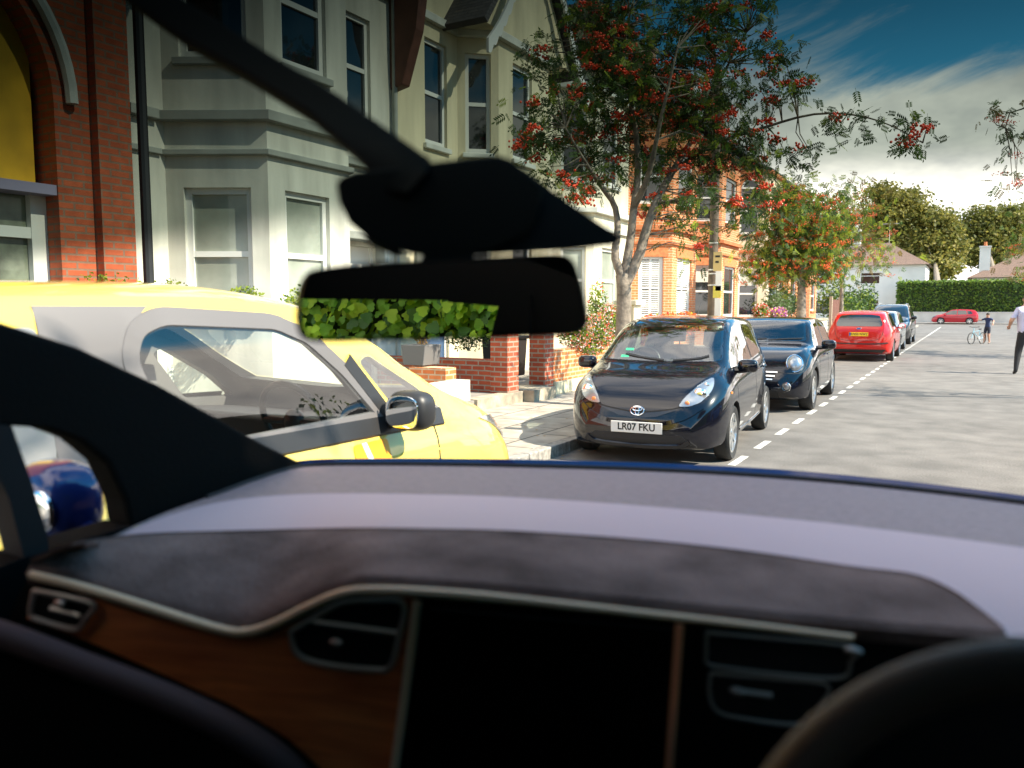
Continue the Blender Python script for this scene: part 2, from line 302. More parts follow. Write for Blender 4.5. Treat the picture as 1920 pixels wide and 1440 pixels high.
class Car:
    def __init__(s, root, S, paintm, hollow=False):
        s.root = root; s.S = S; s.paint = paintm; s.bm0 = body_bm(S); s.bvh = BVHTree.FromBMesh(s.bm0); s.hollow = hollow
        me = bpy.data.meshes.new('body'); s.bm0.to_mesh(me); me.materials.append(paintm); s.body = bpy.data.objects.new('body', me); COL.objects.link(s.body); s.cut = []
    def cutter(s, bm, m):
        me = bpy.data.meshes.new('cut'); bm.to_mesh(me); bm.free(); me.materials.append(m); o = bpy.data.objects.new('cut', me); COL.objects.link(o)
        md = s.body.modifiers.new('b', 'BOOLEAN'); md.operation = 'DIFFERENCE'; md.solver = 'EXACT'; md.object = o; md.material_mode = 'TRANSFER'; s.cut.append(o)
    def finish(s):
        dg = bpy.context.evaluated_depsgraph_get(); dg.update(); me = bpy.data.meshes.new_from_object(s.body.evaluated_get(dg)); s.body.modifiers.clear(); s.body.data = me; me.name = 'body'
        for o in s.cut: bpy.data.objects.remove(o)
        shade(me, 32); s.body.parent = s.root
    def hit(s, p, view, sgn):
        if view == 'side': o = Vector((p[0], 3 * sgn, p[1])); d = Vector((0, -sgn, 0))
        elif view == 'front': o = Vector((4 * sgn, p[0], p[1])); d = Vector((-sgn, 0, 0))
        else: o = Vector((p[0], p[1], 4)); d = Vector((0, 0, -1))
        h = s.bvh.ray_cast(o, d)
        if h[0] is None:
            q = {'side': Vector((p[0], .8 * sgn, p[1])), 'front': Vector((s.S['top'][-1 if sgn > 0 else 0][0], p[0], p[1])), 'top': Vector((p[0], p[1], 1))}[view]; h = s.bvh.find_nearest(q)
        return h[0], h[1]
    def panel(s, name, poly, view, m, sgn=1, off=.004, step=.05, parent=None, depth=None, r=0.0, label=None):
        if r: poly = rounded(poly, r)
        bm = bmesh.new(); vs = [bm.verts.new((p[0], p[1], 0)) for p in poly]; bm.faces.new(vs)
        for ax in (0, 1):
            lo = min(p[ax] for p in poly); hi = max(p[ax] for p in poly); k = int((hi - lo) / step)
            for i in range(1, k + 1):
                c = lo + (hi - lo) * i / (k + 1); co_ = [0, 0, 0]; co_[ax] = c; no = [0, 0, 0]; no[ax] = 1
                bmesh.ops.bisect_plane(bm, geom=bm.verts[:] + bm.edges[:] + bm.faces[:], plane_co=co_, plane_no=no)
        bmesh.ops.triangulate(bm, faces=[f for f in bm.faces if len(f.verts) > 4]); nrm = {}
        for v in bm.verts:
            h, n = s.hit((v.co.x, v.co.y), view, sgn); v.co = h + n * off; nrm[v] = n
        dd = depth or (off + .004)
        be = [e for e in bm.edges if e.is_boundary]; ret = {}
        for e in be:
            for v in e.verts:
                if v not in ret: ret[v] = bm.verts.new(v.co - nrm[v] * dd)
        for e in be:
            a, b = e.verts; bm.faces.new((a, b, ret[b], ret[a]))
        recalc(bm)
        f0 = max(bm.faces, key=lambda f: f.calc_area()); 
        v0 = f0.verts[0]; n0 = nrm.get(v0) or next((nrm[v] for v in f0.verts if v in nrm), None)
        if n0 is not None and f0.normal.dot(n0) < 0: bmesh.ops.reverse_faces(bm, faces=bm.faces)
        me = bpy.data.meshes.new(name); bm.to_mesh(me); bm.free(); me.materials.append(m); shade(me, 40)
        o = bpy.data.objects.new(name, me); COL.objects.link(o); o.parent = parent or s.root
        if label: o['label'] = label
        return o
    def strip(s, name, pts, view, m, sgn=1, w=.008, off=.0025, parent=None, n=24, closed=False):
        """a thin line laid on the body: seams, trims"""
        if closed: pts = list(pts) + [pts[0]]
        P = spline(pts, n) if not closed and len(pts) > 2 else np.array([np.array(pts[int(i)]) * (1 - (i % 1)) + np.array(pts[min(int(i) + 1, len(pts) - 1)]) * (i % 1) for i in np.linspace(0, len(pts) - 1, n)])
        rows = []
        for i in range(len(P)):
            a = P[max(i - 1, 0)]; b = P[min(i + 1, len(P) - 1)]; t = (b - a) / (np.linalg.norm(b - a) + 1e-9); nn = np.array([-t[1], t[0]]) * w / 2; rr = []
            for k, lift in ((-1.3, -.004), (-1, off), (1, off), (1.3, -.004)):
                h, nr = s.hit(tuple(P[i] + nn * k), view, sgn); rr.append(h + nr * lift)
            rows.append(rr)
        o = MB().rows(rows).build(name, m, None, smooth=True, local=True); o.parent = parent or s.root; return o
    def wheels(s, xf, xr, r, tyre_w=.18, rim=M_alloy, spokes=7, hub=None, rimr=.68):
        hw = max(p[1] for p in s.S['wid'])
        proto = None
        for x in (xf, xr):
            for sg in (1, -1):
                bm = bmesh.new(); cm = Matrix.Translation((x, sg * (hw - .12), r)) @ Matrix.Rotation(R_(90), 4, 'X')
                bmesh.ops.create_cone(bm, cap_ends=True, segments=40, radius1=r + .045, radius2=r + .045, depth=.36, matrix=cm); recalc(bm); s.cutter(bm, M_dark)
        for x in (xf, xr):
            for sg in (1, -1):
                if proto is None:
                    proto = bpy.data.objects.new('wheel', None); COL.objects.link(proto); proto.parent = s.root
                    t = MB(); prof = [(rimr * r, -tyre_w / 2 + .02), (.93 * r, -tyre_w / 2), (.985 * r, -tyre_w / 2 + .02), (r, -tyre_w / 4), (r, tyre_w / 4), (.985 * r, tyre_w / 2 - .02), (.93 * r, tyre_w / 2), (rimr * r, tyre_w / 2 - .012)]
                    n = 44; V = []; 
                    for a_, b_ in prof:
                        V += [(a_ * math.cos(2 * math.pi * k / n), b_, a_ * math.sin(2 * math.pi * k / n)) for k in range(n)]
                    t.add(V, [(i * n + k, i * n + (k + 1) % n, (i + 1) * n + (k + 1) % n, (i + 1) * n + k) for i in range(len(prof) - 1) for k in range(n)])
                    t.build('tyre', M_rub, proto, smooth=True, local=True)
                    q = MB(); y1 = tyre_w / 2 - .012; R0 = rimr * r
                    prof = [(R0, -tyre_w / 2 + .02), (R0, y1), (R0 * .93, y1 + .004), (R0 * .90, y1 - .03), (R0 * .9, -tyre_w / 3)]; V = []
                    for a_, b_ in prof: V += [(a_ * math.cos(2 * math.pi * k / n), b_, a_ * math.sin(2 * math.pi * k / n)) for k in range(n)]
                    q.add(V, [(i * n + k, i * n + (k + 1) % n, (i + 1) * n + (k + 1) % n, (i + 1) * n + k) for i in range(len(prof) - 1) for k in range(n)])
                    for k in range(spokes):
                        a_ = 2 * math.pi * k / spokes; e = Vector((math.cos(a_), 0, math.sin(a_))); pz = Vector((-math.sin(a_), 0, math.cos(a_))); w0 = R0 * 1.1 / spokes; w1 = w0 * .75
                        P = [e * (.15 * R0) - pz * w0, e * (.15 * R0) + pz * w0, e * (.93 * R0) + pz * w1, e * (.93 * R0) - pz * w1]
                        q.add([p + Vector((0, y1 - .012 - (0 if i < 2 else -.006), 0)) for i, p in enumerate(P)] + [p + Vector((0, y1 - .045, 0)) for p in P], [(0, 1, 2, 3), (7, 6, 5, 4), (0, 4, 5, 1), (1, 5, 6, 2), (2, 6, 7, 3), (3, 7, 4, 0)])
                    q.cyl((0, y1 - .05, 0), (0, y1 - .004, 0), .24 * R0, .2 * R0, 20)
                    q.build('rim', rim, proto, smooth=True, local=True, angle=30)
                    MB().cyl((0, -tyre_w / 3, 0), (0, -tyre_w / 3 + .01, 0), R0 * .9, n=32).cyl((0, 0, 0), (0, .02, 0), R0 * .62, n=32).build('brake_disc', mat('brake_dark', (.03, .03, .032), .5, .5), proto, local=True)
                    w = proto
                else: w = copy_tree(proto, s.root)
                w.location = (x, sg * (hw - tyre_w / 2 - .012), r); w.rotation_euler = (0, R_(random.Random(x).random() * 60), 0 if sg > 0 else math.pi)
    def mirror(s, x, z, sg, m, w=.1, h=.085, d=.09, glassm=None, facing=1, out=.13):
        h0, n0 = s.hit((x, z), 'side', sg); c = h0 + Vector((.01, sg * out, .05))
        b = MB(); b.sell(c, (d, w, h)); b.tube([h0 + Vector((0, -sg * .02, 0)), c - Vector((0, sg * .03, .05))], [.035, .025])
        o = b.build('wing_mirror', m, s.root, smooth=True, local=True)
        MB().sell(c - Vector((d * .985 * facing, 0, 0)), (.006, w * .84, h * .80)).build('mirror_glass', glassm or mat('mirror_silver', (.8, .82, .84), .03, 1.), o, smooth=True, local=True)
        return o
    def plate(s, x, z, ym, text, yellow=False, sgn=1, tilt=0., size=.098, bold=.0022):
        h, n = s.hit((0 if ym is None else ym, z), 'front', sgn); y = ym or 0.
        p = MB().box((-.26, -.0555, -.006), (.26, .0555, .006)); pl = p.build('number_plate', M_plateY if yellow else M_plate, s.root, bevel=.004, local=True)
        Mx = Matrix.Translation((h.x + sgn * (.016), y, z)) @ Matrix(((0, 0, sgn, 0), (sgn, 0, 0, 0), (0, 1, 0, 0), (0, 0, 0, 1))) @ Matrix.Rotation(tilt, 4, 'X')
        pl.data.transform(Mx)
        if yellow:
            b = MB().box((-.255, -.05, .0065), (-.215, .05, .0075)).build('country_band', mat('eu_blue', (.01, .04, .4), .4), pl, local=True); b.data.transform(Mx)
        t = textmesh(text, size, 'registration', M_ink, pl, Mx @ Matrix.Translation((.02 if yellow else 0, .002, .0068)), .0006, .93, bold); return pl
# ---------------- the parked cars ----------------
SEAM = mat('panel_gap', (.004, .004, .004), .7)
def seats(root, xf, xr, z, w, m=None, headx=-.25):
    m = m or M_seat
    for x in (xf, xr):
        for y in (-w, w):
            b = MB(); b.box((x - .25, y - .23, z - .12), (x + .25, y + .23, z + .02)); b.prism([(x - .28, y - .22, z), (x - .14, y - .22, z), (x - .30, y - .20, z + .56), (x - .40, y - .20, z + .56)], (0, .42, 0))
            b.prism([(x - .40, y - .13, z + .60), (x - .31, y - .13, z + .60), (x - .33, y - .12, z + .78), (x - .41, y - .12, z + .78)], (0, .25, 0)); b.cyl((x - .36, y - .05, z + .55), (x - .36, y - .05, z + .62), .008).cyl((x - .36, y + .05, z + .55), (x - .36, y + .05, z + .62), .008)
            b.build('seat', m, root, bevel=.03, smooth=True, local=True)
def steer(root, x, y, z, r=.18):
    pts = [Vector((x - .35 * r * math.cos(a), y + r * math.sin(a), z + r * math.cos(a) * .94)) for a in np.linspace(0, 2 * math.pi, 29)]
    b = MB().tube(pts, .015, 8); b.tube([(x, y - r, z), (x, y + r, z)], .018, 8); b.tube([(x, y, z), (x + .25, y, z - .06)], .03, 8); b.ell((x, y, z), (.03, .06, .055)); b.build('steering_wheel', M_blk, root, smooth=True, local=True)

# --- the black hatchback, facing us
def black_hatch():
    a = math.atan2(8.25 - 10.56, -1.99 + 2.16)     # heading of its nose
    S = dict(top=[(-1.70, .62), (-1.685, .86), (-1.63, 1.08), (-1.54, 1.29), (-1.40, 1.395), (-1.05, 1.45), (-.45, 1.47), (.0, 1.445), (.28, 1.375), (.55, 1.225), (.78, 1.07), (.92, .985), (1.02, .955), (1.25, .895), (1.45, .80), (1.58, .70), (1.66, .59), (1.70, .46)],
             belt=[(-1.70, .50), (-1.66, .74), (-1.5, .96), (-1.2, 1.0), (-.6, .955), (.2, .905), (.8, .865), (1.2, .80), (1.45, .70), (1.6, .59), (1.70, .42)],
             bot=[(-1.70, .40), (-1.62, .27), (-1.4, .20), (0, .18), (1.3, .165), (1.55, .165), (1.66, .185), (1.70, .24)],
             wid=[(-1.70, .55), (-1.66, .68), (-1.55, .755), (-1.3, .805), (-.8, .825), (.5, .83), (1.0, .83), (1.25, .815), (1.42, .775), (1.55, .715), (1.64, .63), (1.70, .53)],
             roof=[(-1.70, .80), (-1.5, .76), (-1.0, .745), (0, .735), (.5, .76), (.95, .82), (1.3, .80), (1.70, .70)])
    c = Vector((math.cos(a), math.sin(a), 0)); left = Vector((-c.y, c.x, 0)); fw = Vector((-1.99, 8.25, 0)); ctr = fw - c * .98 - left * .795
    P = paint('black_blue_paint', (.0025, .003, .007), 0., .25)
    ctr = ctr - cR * .075
    root = thing('parked_car', 'small black hatchback facing the viewer with a white front number plate reading LR07 FKU', 'car', ctr, a, 'cars parked along the kerb'); k = Car(root, S, P, True)
    ws = [(-.60, 1.0), (0, .985), (.60, 1.0), (.655, 1.02), (.545, 1.39), (.42, 1.425), (0, 1.435), (-.42, 1.425), (-.545, 1.39), (-.655, 1.02)]
    fd = [(.80, .925), (.62, 1.065), (.36, 1.245), (.12, 1.345), (-.30, 1.375), (-.33, .965), (.20, .935)]
    rd = [(-.42, .972), (-.39, 1.375), (-.78, 1.345), (-1.02, 1.26), (-1.15, 1.13), (-1.10, 1.02)]
    cab = body_bm(S, .055, .22, nx=50, sub=3)
    bmesh.ops.bisect_plane(cab, geom=cab.verts[:] + cab.edges[:] + cab.faces[:], plane_co=(.98, 0, 0), plane_no=(1, 0, 0), clear_outer=True)
    bmesh.ops.bisect_plane(cab, geom=cab.verts[:] + cab.edges[:] + cab.faces[:], plane_co=(-1.45, 0, 0), plane_no=(-1, 0, 0), clear_outer=True)
    bmesh.ops.holes_fill(cab, edges=[e for e in cab.edges if e.is_boundary]); recalc(cab); k.cutter(cab, M_cabinlight)
    def inner(p, s_=.96):
        c_ = np.mean(np.array(p), 0); return [tuple(c_ + (np.array(q) - c_) * s_) for q in p]
    k.cutter(poly_prism_bm(rounded(inner(ws, .965), .03), 'front', .05, 2.2), M_blk)
    for p in (fd, rd): k.cutter(poly_prism_bm(rounded(inner(p, .95), .03), 'side', -1.2, 1.2), M_blk)
    rw = [(-.50, 1.02), (.50, 1.02), (.46, 1.33), (-.46, 1.33)]; k.cutter(poly_prism_bm(rounded(inner(rw, .95), .04), 'front', -2.2, -1.2), M_blk)
    k.wheels(.98, -1.36, .283, .165, spokes=7, rimr=.72); k.finish()
    k.panel('windscreen', ws, 'front', M_carglass, 1, .003, r=.04); k.panel('rear_window', rw, 'front', M_carglass, -1, .003, r=.04)
    for sg in (1, -1):
        k.panel('side_window', fd, 'side', M_carglass, sg, .003, r=.04); k.panel('side_window', rd, 'side', M_carglass, sg, .003, r=.04)
        k.strip('window_trim', [fd[0], (.50, .930), (-.3, .945), (-.42, .952), (-1.08, 1.0), (-1.16, 1.07)], 'side', M_chrome if False else SEAM, sg, .016, .004)
        hl = [(sg * .395, .600), (sg * .50, .605), (sg * .60, .645), (sg * .668, .735), (sg * .675, .80), (sg * .655, .865), (sg * .615, .85), (sg * .53, .775), (sg * .44, .68)]
        h = k.panel('headlight', hl, 'front', M_lamp, 1, .006, r=.03, step=.02)
        for (yy, zz, rr, mm) in ((.575, .715, .062, M_chrome), (.575, .715, .045, mat('bulb_glass', (.8, .85, .9), .02, .3, 1.)), (.615, .80, .026, M_chrome), (.475, .635, .024, M_amber)):
            hp, hn = k.hit((sg * yy, zz), 'front', 1); MB().ell(hp + hn * .004, (.012, rr, rr), n=24).build('reflector', mm, h, smooth=True, local=True)
        k.panel('lens', [(p[0], p[1]) for p in hl], 'front', M_lens, 1, .019, r=.03, step=.02, parent=h)
        k.strip('door_seam', [(.84, .86), (.80, .55), (.66, .27)], 'side', SEAM, sg, .009, .0008); k.strip('door_seam', [(-.36, 1.38), (-.37, .8), (-.40, .27)], 'side', SEAM, sg, .009, .0008)
        k.strip('door_seam', [(-1.17, 1.08), (-1.05, .75), (-.98, .58), (-.92, .27)], 'side', SEAM, sg, .009, .0008)
        k.strip('sill_trim', [(.62, .275), (-.1, .265), (-.92, .285)], 'side', M_chrome, sg, .022, .008)
        for xx in (-.20, -.98): 
            hp, hn = k.hit((xx, .845), 'side', sg); MB().tube([hp + Vector((-.08, sg * .012, 0)), hp + Vector((-.06, sg * .03, 0)), hp + Vector((.06, sg * .03, 0)), hp + Vector((.08, sg * .012, 0))], .011, 8).build('door_handle', P, root, smooth=True, local=True)
        k.mirror(.66, .90, sg, P, .105, .07, .08); k.panel('side_repeater', [(1.12, .70), (1.17, .70), (1.17, .72), (1.12, .72)], 'side', M_amber, sg, .006, step=.03)
        k.strip('roof_seam', [(.05, 1.0), (-1.2, 1.0)] if False else [(.2, sg * .50), (-.3, sg * .525), (-1.3, sg * .50)], 'top', SEAM, 1, .012, .001)
        k.panel('rear_light', [(sg * .55, .80), (sg * .66, .84), (sg * .68, 1.05), (sg * .62, 1.1), (sg * .57, .95)], 'front', M_red, -1, .006, step=.04)
    # nose: bonnet shut line, V grille, lower intake, bumper crease
    k.strip('bonnet_seam', [(-.66, .84), (-.62, .72), (-.42, .60), (-.2, .555), (0, .535), (.2, .555), (.42, .60), (.62, .72), (.66, .84)], 'front', SEAM, 1, .012, .001, n=60)
    g = [(-.42, .585), (-.20, .50), (0, .475), (.20, .50), (.42, .585), (.22, .545), (0, .522), (-.22, .545)]; k.panel('upper_grille', g, 'front', mat('grille_black', (.012, .014, .02), .35, coat=.6), 1, .004, step=.025)
    k.strip('bumper_crease', [(-.62, .60), (-.45, .49), (-.22, .43), (0, .425), (.22, .43), (.45, .49), (.62, .60)], 'front', P, 1, .034, .018, n=40)
    li = [(-.54, .235), (-.44, .325), (.44, .325), (.54, .235), (.40, .19), (-.40, .19)]; k.panel('lower_intake', li, 'front', mat('intake_black', (.008, .008, .009), .6), 1, .003, step=.03)
    k.strip('intake_lip', [(-.52, .275), (-.40, .225), (0, .208), (.40, .225), (.52, .275)], 'front', P, 1, .034, .022, n=40)
    k.plate(1.7, .385, None, 'LR07 FKU', tilt=R_(4))
    # badge: three chrome ellipses
    hp, hn = k.hit((0, .545), 'front', 1); X = hn.cross(Vector((0, 0, 1))).normalized() * -1; Y = hn.cross(X) * -1; Y = Y if Y.z > 0 else -Y
    bd = MB(); c0 = hp + hn * .016
    for cx, cy, rx, ry in ((0, 0, .068, .045), (0, 0, .020, .040), (0, .017, .046, .018)):
        bd.tube([c0 + X * (cx + rx * math.cos(t)) + Y * (cy + ry * math.sin(t)) for t in np.linspace(0, 2 * math.pi, 33)], .0055, 8, cap=False)
    bd.build('badge', M_chrome, root, smooth=True, local=True)
    for sg in (1, -1):   # wipers
        k.strip('wiper', [(sg * .05 + .1, .995), (sg * .3 + .1, 1.02), (.45 * sg + .06, 1.05)], 'front', M_blk, 1, .014, .014)
    MB().prism([(.30, -.66, .98), (.98, -.66, .90), (.98, .66, .90), (.30, .66, .98)], (0, 0, -.14)).build('dashboard', M_cabin, root, bevel=.03, smooth=True, local=True)
    seats(root, .02, -.85, .52, .34); steer(root, .28, -.34, .93)
    MB().ell((.36, 0, 1.30), (.02, .11, .032)).build('rear_view_mirror', M_blk, root, smooth=True, local=True)
    for yy, zz, mm in ((-.42, 1.10, 'g'), (-.40, 1.055, 'w'), (-.44, 1.03, 'g')):
        k.panel('permit_sticker', [(yy - .0, zz - .012), (yy + .09, zz - .012), (yy + .09, zz + .012), (yy, zz + .012)], 'front', mat('sticker_green', (.05, .45, .22), .5) if mm == 'g' else M_white, 1, .0045, step=.06, depth=.001) if mm == 'g' else None
    MB().cyl((-.9, 0, 1.45), (-1.12, 0, 1.62), .004).build('aerial', M_blk, root, local=True)
black_hatch()

# --- the retro hatch behind it
def retro_hatch():
    S = dict(top=[(-1.84, .60), (-1.82, .82), (-1.76, 1.02), (-1.66, 1.24), (-1.5, 1.345), (-1.1, 1.39), (-.4, 1.41), (.15, 1.385), (.36, 1.33), (.56, 1.19), (.74, 1.03), (.80, 1.00), (1.1, .965), (1.4, .90), (1.6, .80), (1.74, .66), (1.81, .52), (1.84, .42)],
             belt=[(-1.84, .45), (-1.78, .72), (-1.6, .92), (-.5, .925), (.7, .90), (1.1, .85), (1.4, .78), (1.65, .66), (1.84, .40)],
             bot=[(-1.84, .38), (-1.7, .24), (-1.4, .18), (1.3, .17), (1.6, .18), (1.78, .22), (1.84, .30)],
             wid=[(-1.84, .55), (-1.76, .72), (-1.6, .80), (-1.2, .84), (1.1, .84), (1.4, .82), (1.62, .75), (1.76, .64), (1.84, .50)],
             roof=[(-1.84, .8), (-1.4, .74), (0, .745), (.5, .77), (.85, .84), (1.84, .8)])
    P = paint('blue_black_paint', (.003, .004, .008), 0., .22); a = math.atan2(-1, .03)
    root = thing('parked_car', 'dark blue retro hatchback with round chrome-ringed headlights behind the black hatchback', 'car', (-2.86, 14.05, 0), a, 'cars parked along the kerb'); k = Car(root, S, P, True)
    ws = [(-.63, 1.04), (0, 1.02), (.63, 1.04), (.555, 1.32), (.4, 1.345), (0, 1.355), (-.4, 1.345), (-.555, 1.32)]
    sw = [(.70, .95), (.50, 1.14), (.30, 1.30), (-1.25, 1.31), (-1.42, 1.10), (-1.38, .96)]
    cab = body_bm(S, .055, .3, nx=50, sub=3)
    bmesh.ops.bisect_plane(cab, geom=cab.verts[:] + cab.edges[:] + cab.faces[:], plane_co=(.84, 0, 0), plane_no=(1, 0, 0), clear_outer=True)
    bmesh.ops.bisect_plane(cab, geom=cab.verts[:] + cab.edges[:] + cab.faces[:], plane_co=(-1.5, 0, 0), plane_no=(-1, 0, 0), clear_outer=True)
    bmesh.ops.holes_fill(cab, edges=[e for e in cab.edges if e.is_boundary]); recalc(cab); k.cutter(cab, M_cabin)
    k.cutter(poly_prism_bm([(p[0] * .95, 1.19 + (p[1] - 1.19) * .9) for p in ws], 'front', .1, 2.2), M_blk); k.cutter(poly_prism_bm([(-.36 + (p[0] + .36) * .96, 1.14 + (p[1] - 1.14) * .9) for p in sw], 'side', -1.2, 1.2), M_blk)
    k.wheels(1.10, -1.367, .31, .205, spokes=5, rimr=.66, rim=M_alloy); k.finish()
    k.panel('windscreen', ws, 'front', M_carglass, 1, .003, r=.03)
    for sg in (1, -1):
        k.panel('side_window', sw, 'side', M_carglass, sg, .003, r=.03); k.strip('window_pillar', [(-.32, .95), (-.30, 1.31)], 'side', M_blk, sg, .06, .006)
        hp, hn = k.hit((sg * .60, .735), 'front', 1); n = (hn * .5 + Vector((.9, sg * .12, .25))).normalized(); Mr = n.to_track_quat('Z', 'Y').to_matrix(); c = hp + n * .01
        h = MB().ell(c - n * .01, (.105, .125, .05), Mr, 28).build('headlight', M_lamp, root, smooth=True, local=True); MB().ell(c + n * .012, (.092, .112, .05), Mr, 28).build('lens', M_lens, h, smooth=True, local=True)
        MB().ell(c + n * .02 - Vector((0, 0, .045)), (.03, .03, .022), Mr, 16).build('indicator_bulb', M_amber, h, smooth=True, local=True)
        MB().tube([c + Mr @ Vector((.112 * math.cos(t), .132 * math.sin(t), 0)) for t in np.linspace(0, 2 * math.pi, 41)], .009, 8).build('chrome_ring', M_chrome, h, smooth=True, local=True)
        hp, hn = k.hit((sg * .52, .40), 'front', 1); f = MB().ell(hp, (.02, .055, .055), None, 20).build('fog_light', M_lamp, root, smooth=True, local=True); MB().tube([hp + Vector((.015, .06 * math.cos(t), .06 * math.sin(t))) for t in np.linspace(0, 2 * math.pi, 25)], .008, 6).build('chrome_ring', M_chrome, f, smooth=True, local=True)
        k.mirror(.50, .93, sg, P, .11, .075, .08, out=.17); k.strip('door_seam', [(.62, .90), (.60, .5), (.52, .25)], 'side', SEAM, sg, .009, .0008); k.strip('door_seam', [(-.42, .93), (-.46, .5), (-.50, .25)], 'side', SEAM, sg, .009, .0008)
        hp, hn = k.hit((-.28, .80), 'side', sg); MB().tube([hp + Vector((-.08, sg * .02, 0)), hp + Vector((.08, sg * .02, 0))], .013, 8).build('door_handle', M_chrome, root, smooth=True, local=True)
        k.panel('side_scuttle', [(.80, .70), (.98, .74), (.98, .78), (.82, .76)], 'side', M_chrome, sg, .006, step=.05); k.strip('belt_trim', [(.72, .935), (-.3, .94), (-1.45, .95)], 'side', M_chrome, sg, .014, .004)
        k.panel('rear_light', [(sg * .60, .70), (sg * .70, .72), (sg * .70, .95), (sg * .62, .95)], 'front', M_red, -1, .006, step=.05)
        k.strip('wheel_arch_trim', [(1.10 + .385 * math.cos(t), .31 + .385 * math.sin(t)) for t in np.linspace(.05, math.pi - .05, 12)], 'side', M_blk, sg, .05, .006, n=36); k.strip('wheel_arch_trim', [(-1.367 + .385 * math.cos(t), .31 + .385 * math.sin(t)) for t in np.linspace(.05, math.pi - .05, 12)], 'side', M_blk, sg, .05, .006, n=36)
    k.panel('grille', [(-.36, .60), (.36, .60), (.32, .50), (.2, .455), (-.2, .455), (-.32, .50)], 'front', mat('intake_black', (.008, .008, .009), .6), 1, .004, step=.04)
    for z in (.605, .55, .50): k.strip('grille_bar', [(-.38 + (.605 - z) * .6, z), (0, z + .004), (.38 - (.605 - z) * .6, z)], 'front', M_chrome, 1, .018, .010)
    k.panel('lower_intake', [(-.42, .22), (.42, .22), (.40, .34), (-.40, .34)], 'front', mat('intake_black', (.008, .008, .009), .6), 1, .004, step=.04, r=.03)
    k.strip('bonnet_seam', [(-.76, .88), (-.72, .62), (-.45, .60), (0, .645), (.45, .60), (.72, .62), (.76, .88)], 'front', SEAM, 1, .01, .001, n=60)
    MB().prism([(.25, -.66, 1.0), (.82, -.66, .95), (.82, .66, .95), (.25, .66, 1.0)], (0, 0, -.14)).build('dashboard', M_cabin, root, bevel=.03, smooth=True, local=True)
    seats(root, -.05, -.9, .5, .36); steer(root, .18, -.36, .95)
    k.strip('wiper', [(.05, 1.04), (.3, 1.06), (.55, 1.07)], 'front', M_blk, 1, .014, .014); k.strip('wiper', [(-.5, 1.06), (-.2, 1.05), (.02, 1.06)], 'front', M_blk, 1, .014, .014)
    k.panel('permit_sticker', [(-.50, 1.08), (-.42, 1.08), (-.42, 1.14), (-.50, 1.14)], 'front', mat('sticker_teal', (.15, .6, .55), .5), 1, .0045, step=.06, depth=.001)
retro_hatch()

# --- generic five door hatch used for the red pair, the silver car and the far ones
HATCH = dict(top=[(-2.17, .62), (-2.14, .86), (-2.08, 1.06), (-1.94, 1.30), (-1.72, 1.43), (-1.2, 1.485), (-.4, 1.50), (.2, 1.46), (.5, 1.37), (.85, 1.18), (1.14, 1.02), (1.22, .995), (1.6, .92), (1.9, .82), (2.06, .70), (2.14, .58), (2.17, .46)],
             belt=[(-2.17, .48), (-2.1, .80), (-1.9, .98), (-1.4, .98), (.2, .93), (1.1, .90), (1.6, .83), (1.9, .73), (2.17, .44)],
             bot=[(-2.17, .40), (-2.05, .25), (-1.7, .20), (1.6, .19), (1.95, .20), (2.1, .24), (2.17, .32)],
             wid=[(-2.17, .62), (-2.10, .78), (-1.95, .86), (-1.6, .905), (-1.0, .92), (1.2, .91), (1.6, .885), (1.9, .80), (2.08, .66), (2.17, .52)],
             roof=[(-2.17, .84), (-1.7, .74), (0, .715), (.6, .75), (1.2, .83), (2.17, .78)])
def scaled(S, l, w, h): return {k: [(x * l, v * (h if k in ('top', 'belt', 'bot') else w if k == 'wid' else 1)) for x, v in P] for k, P in S.items()}
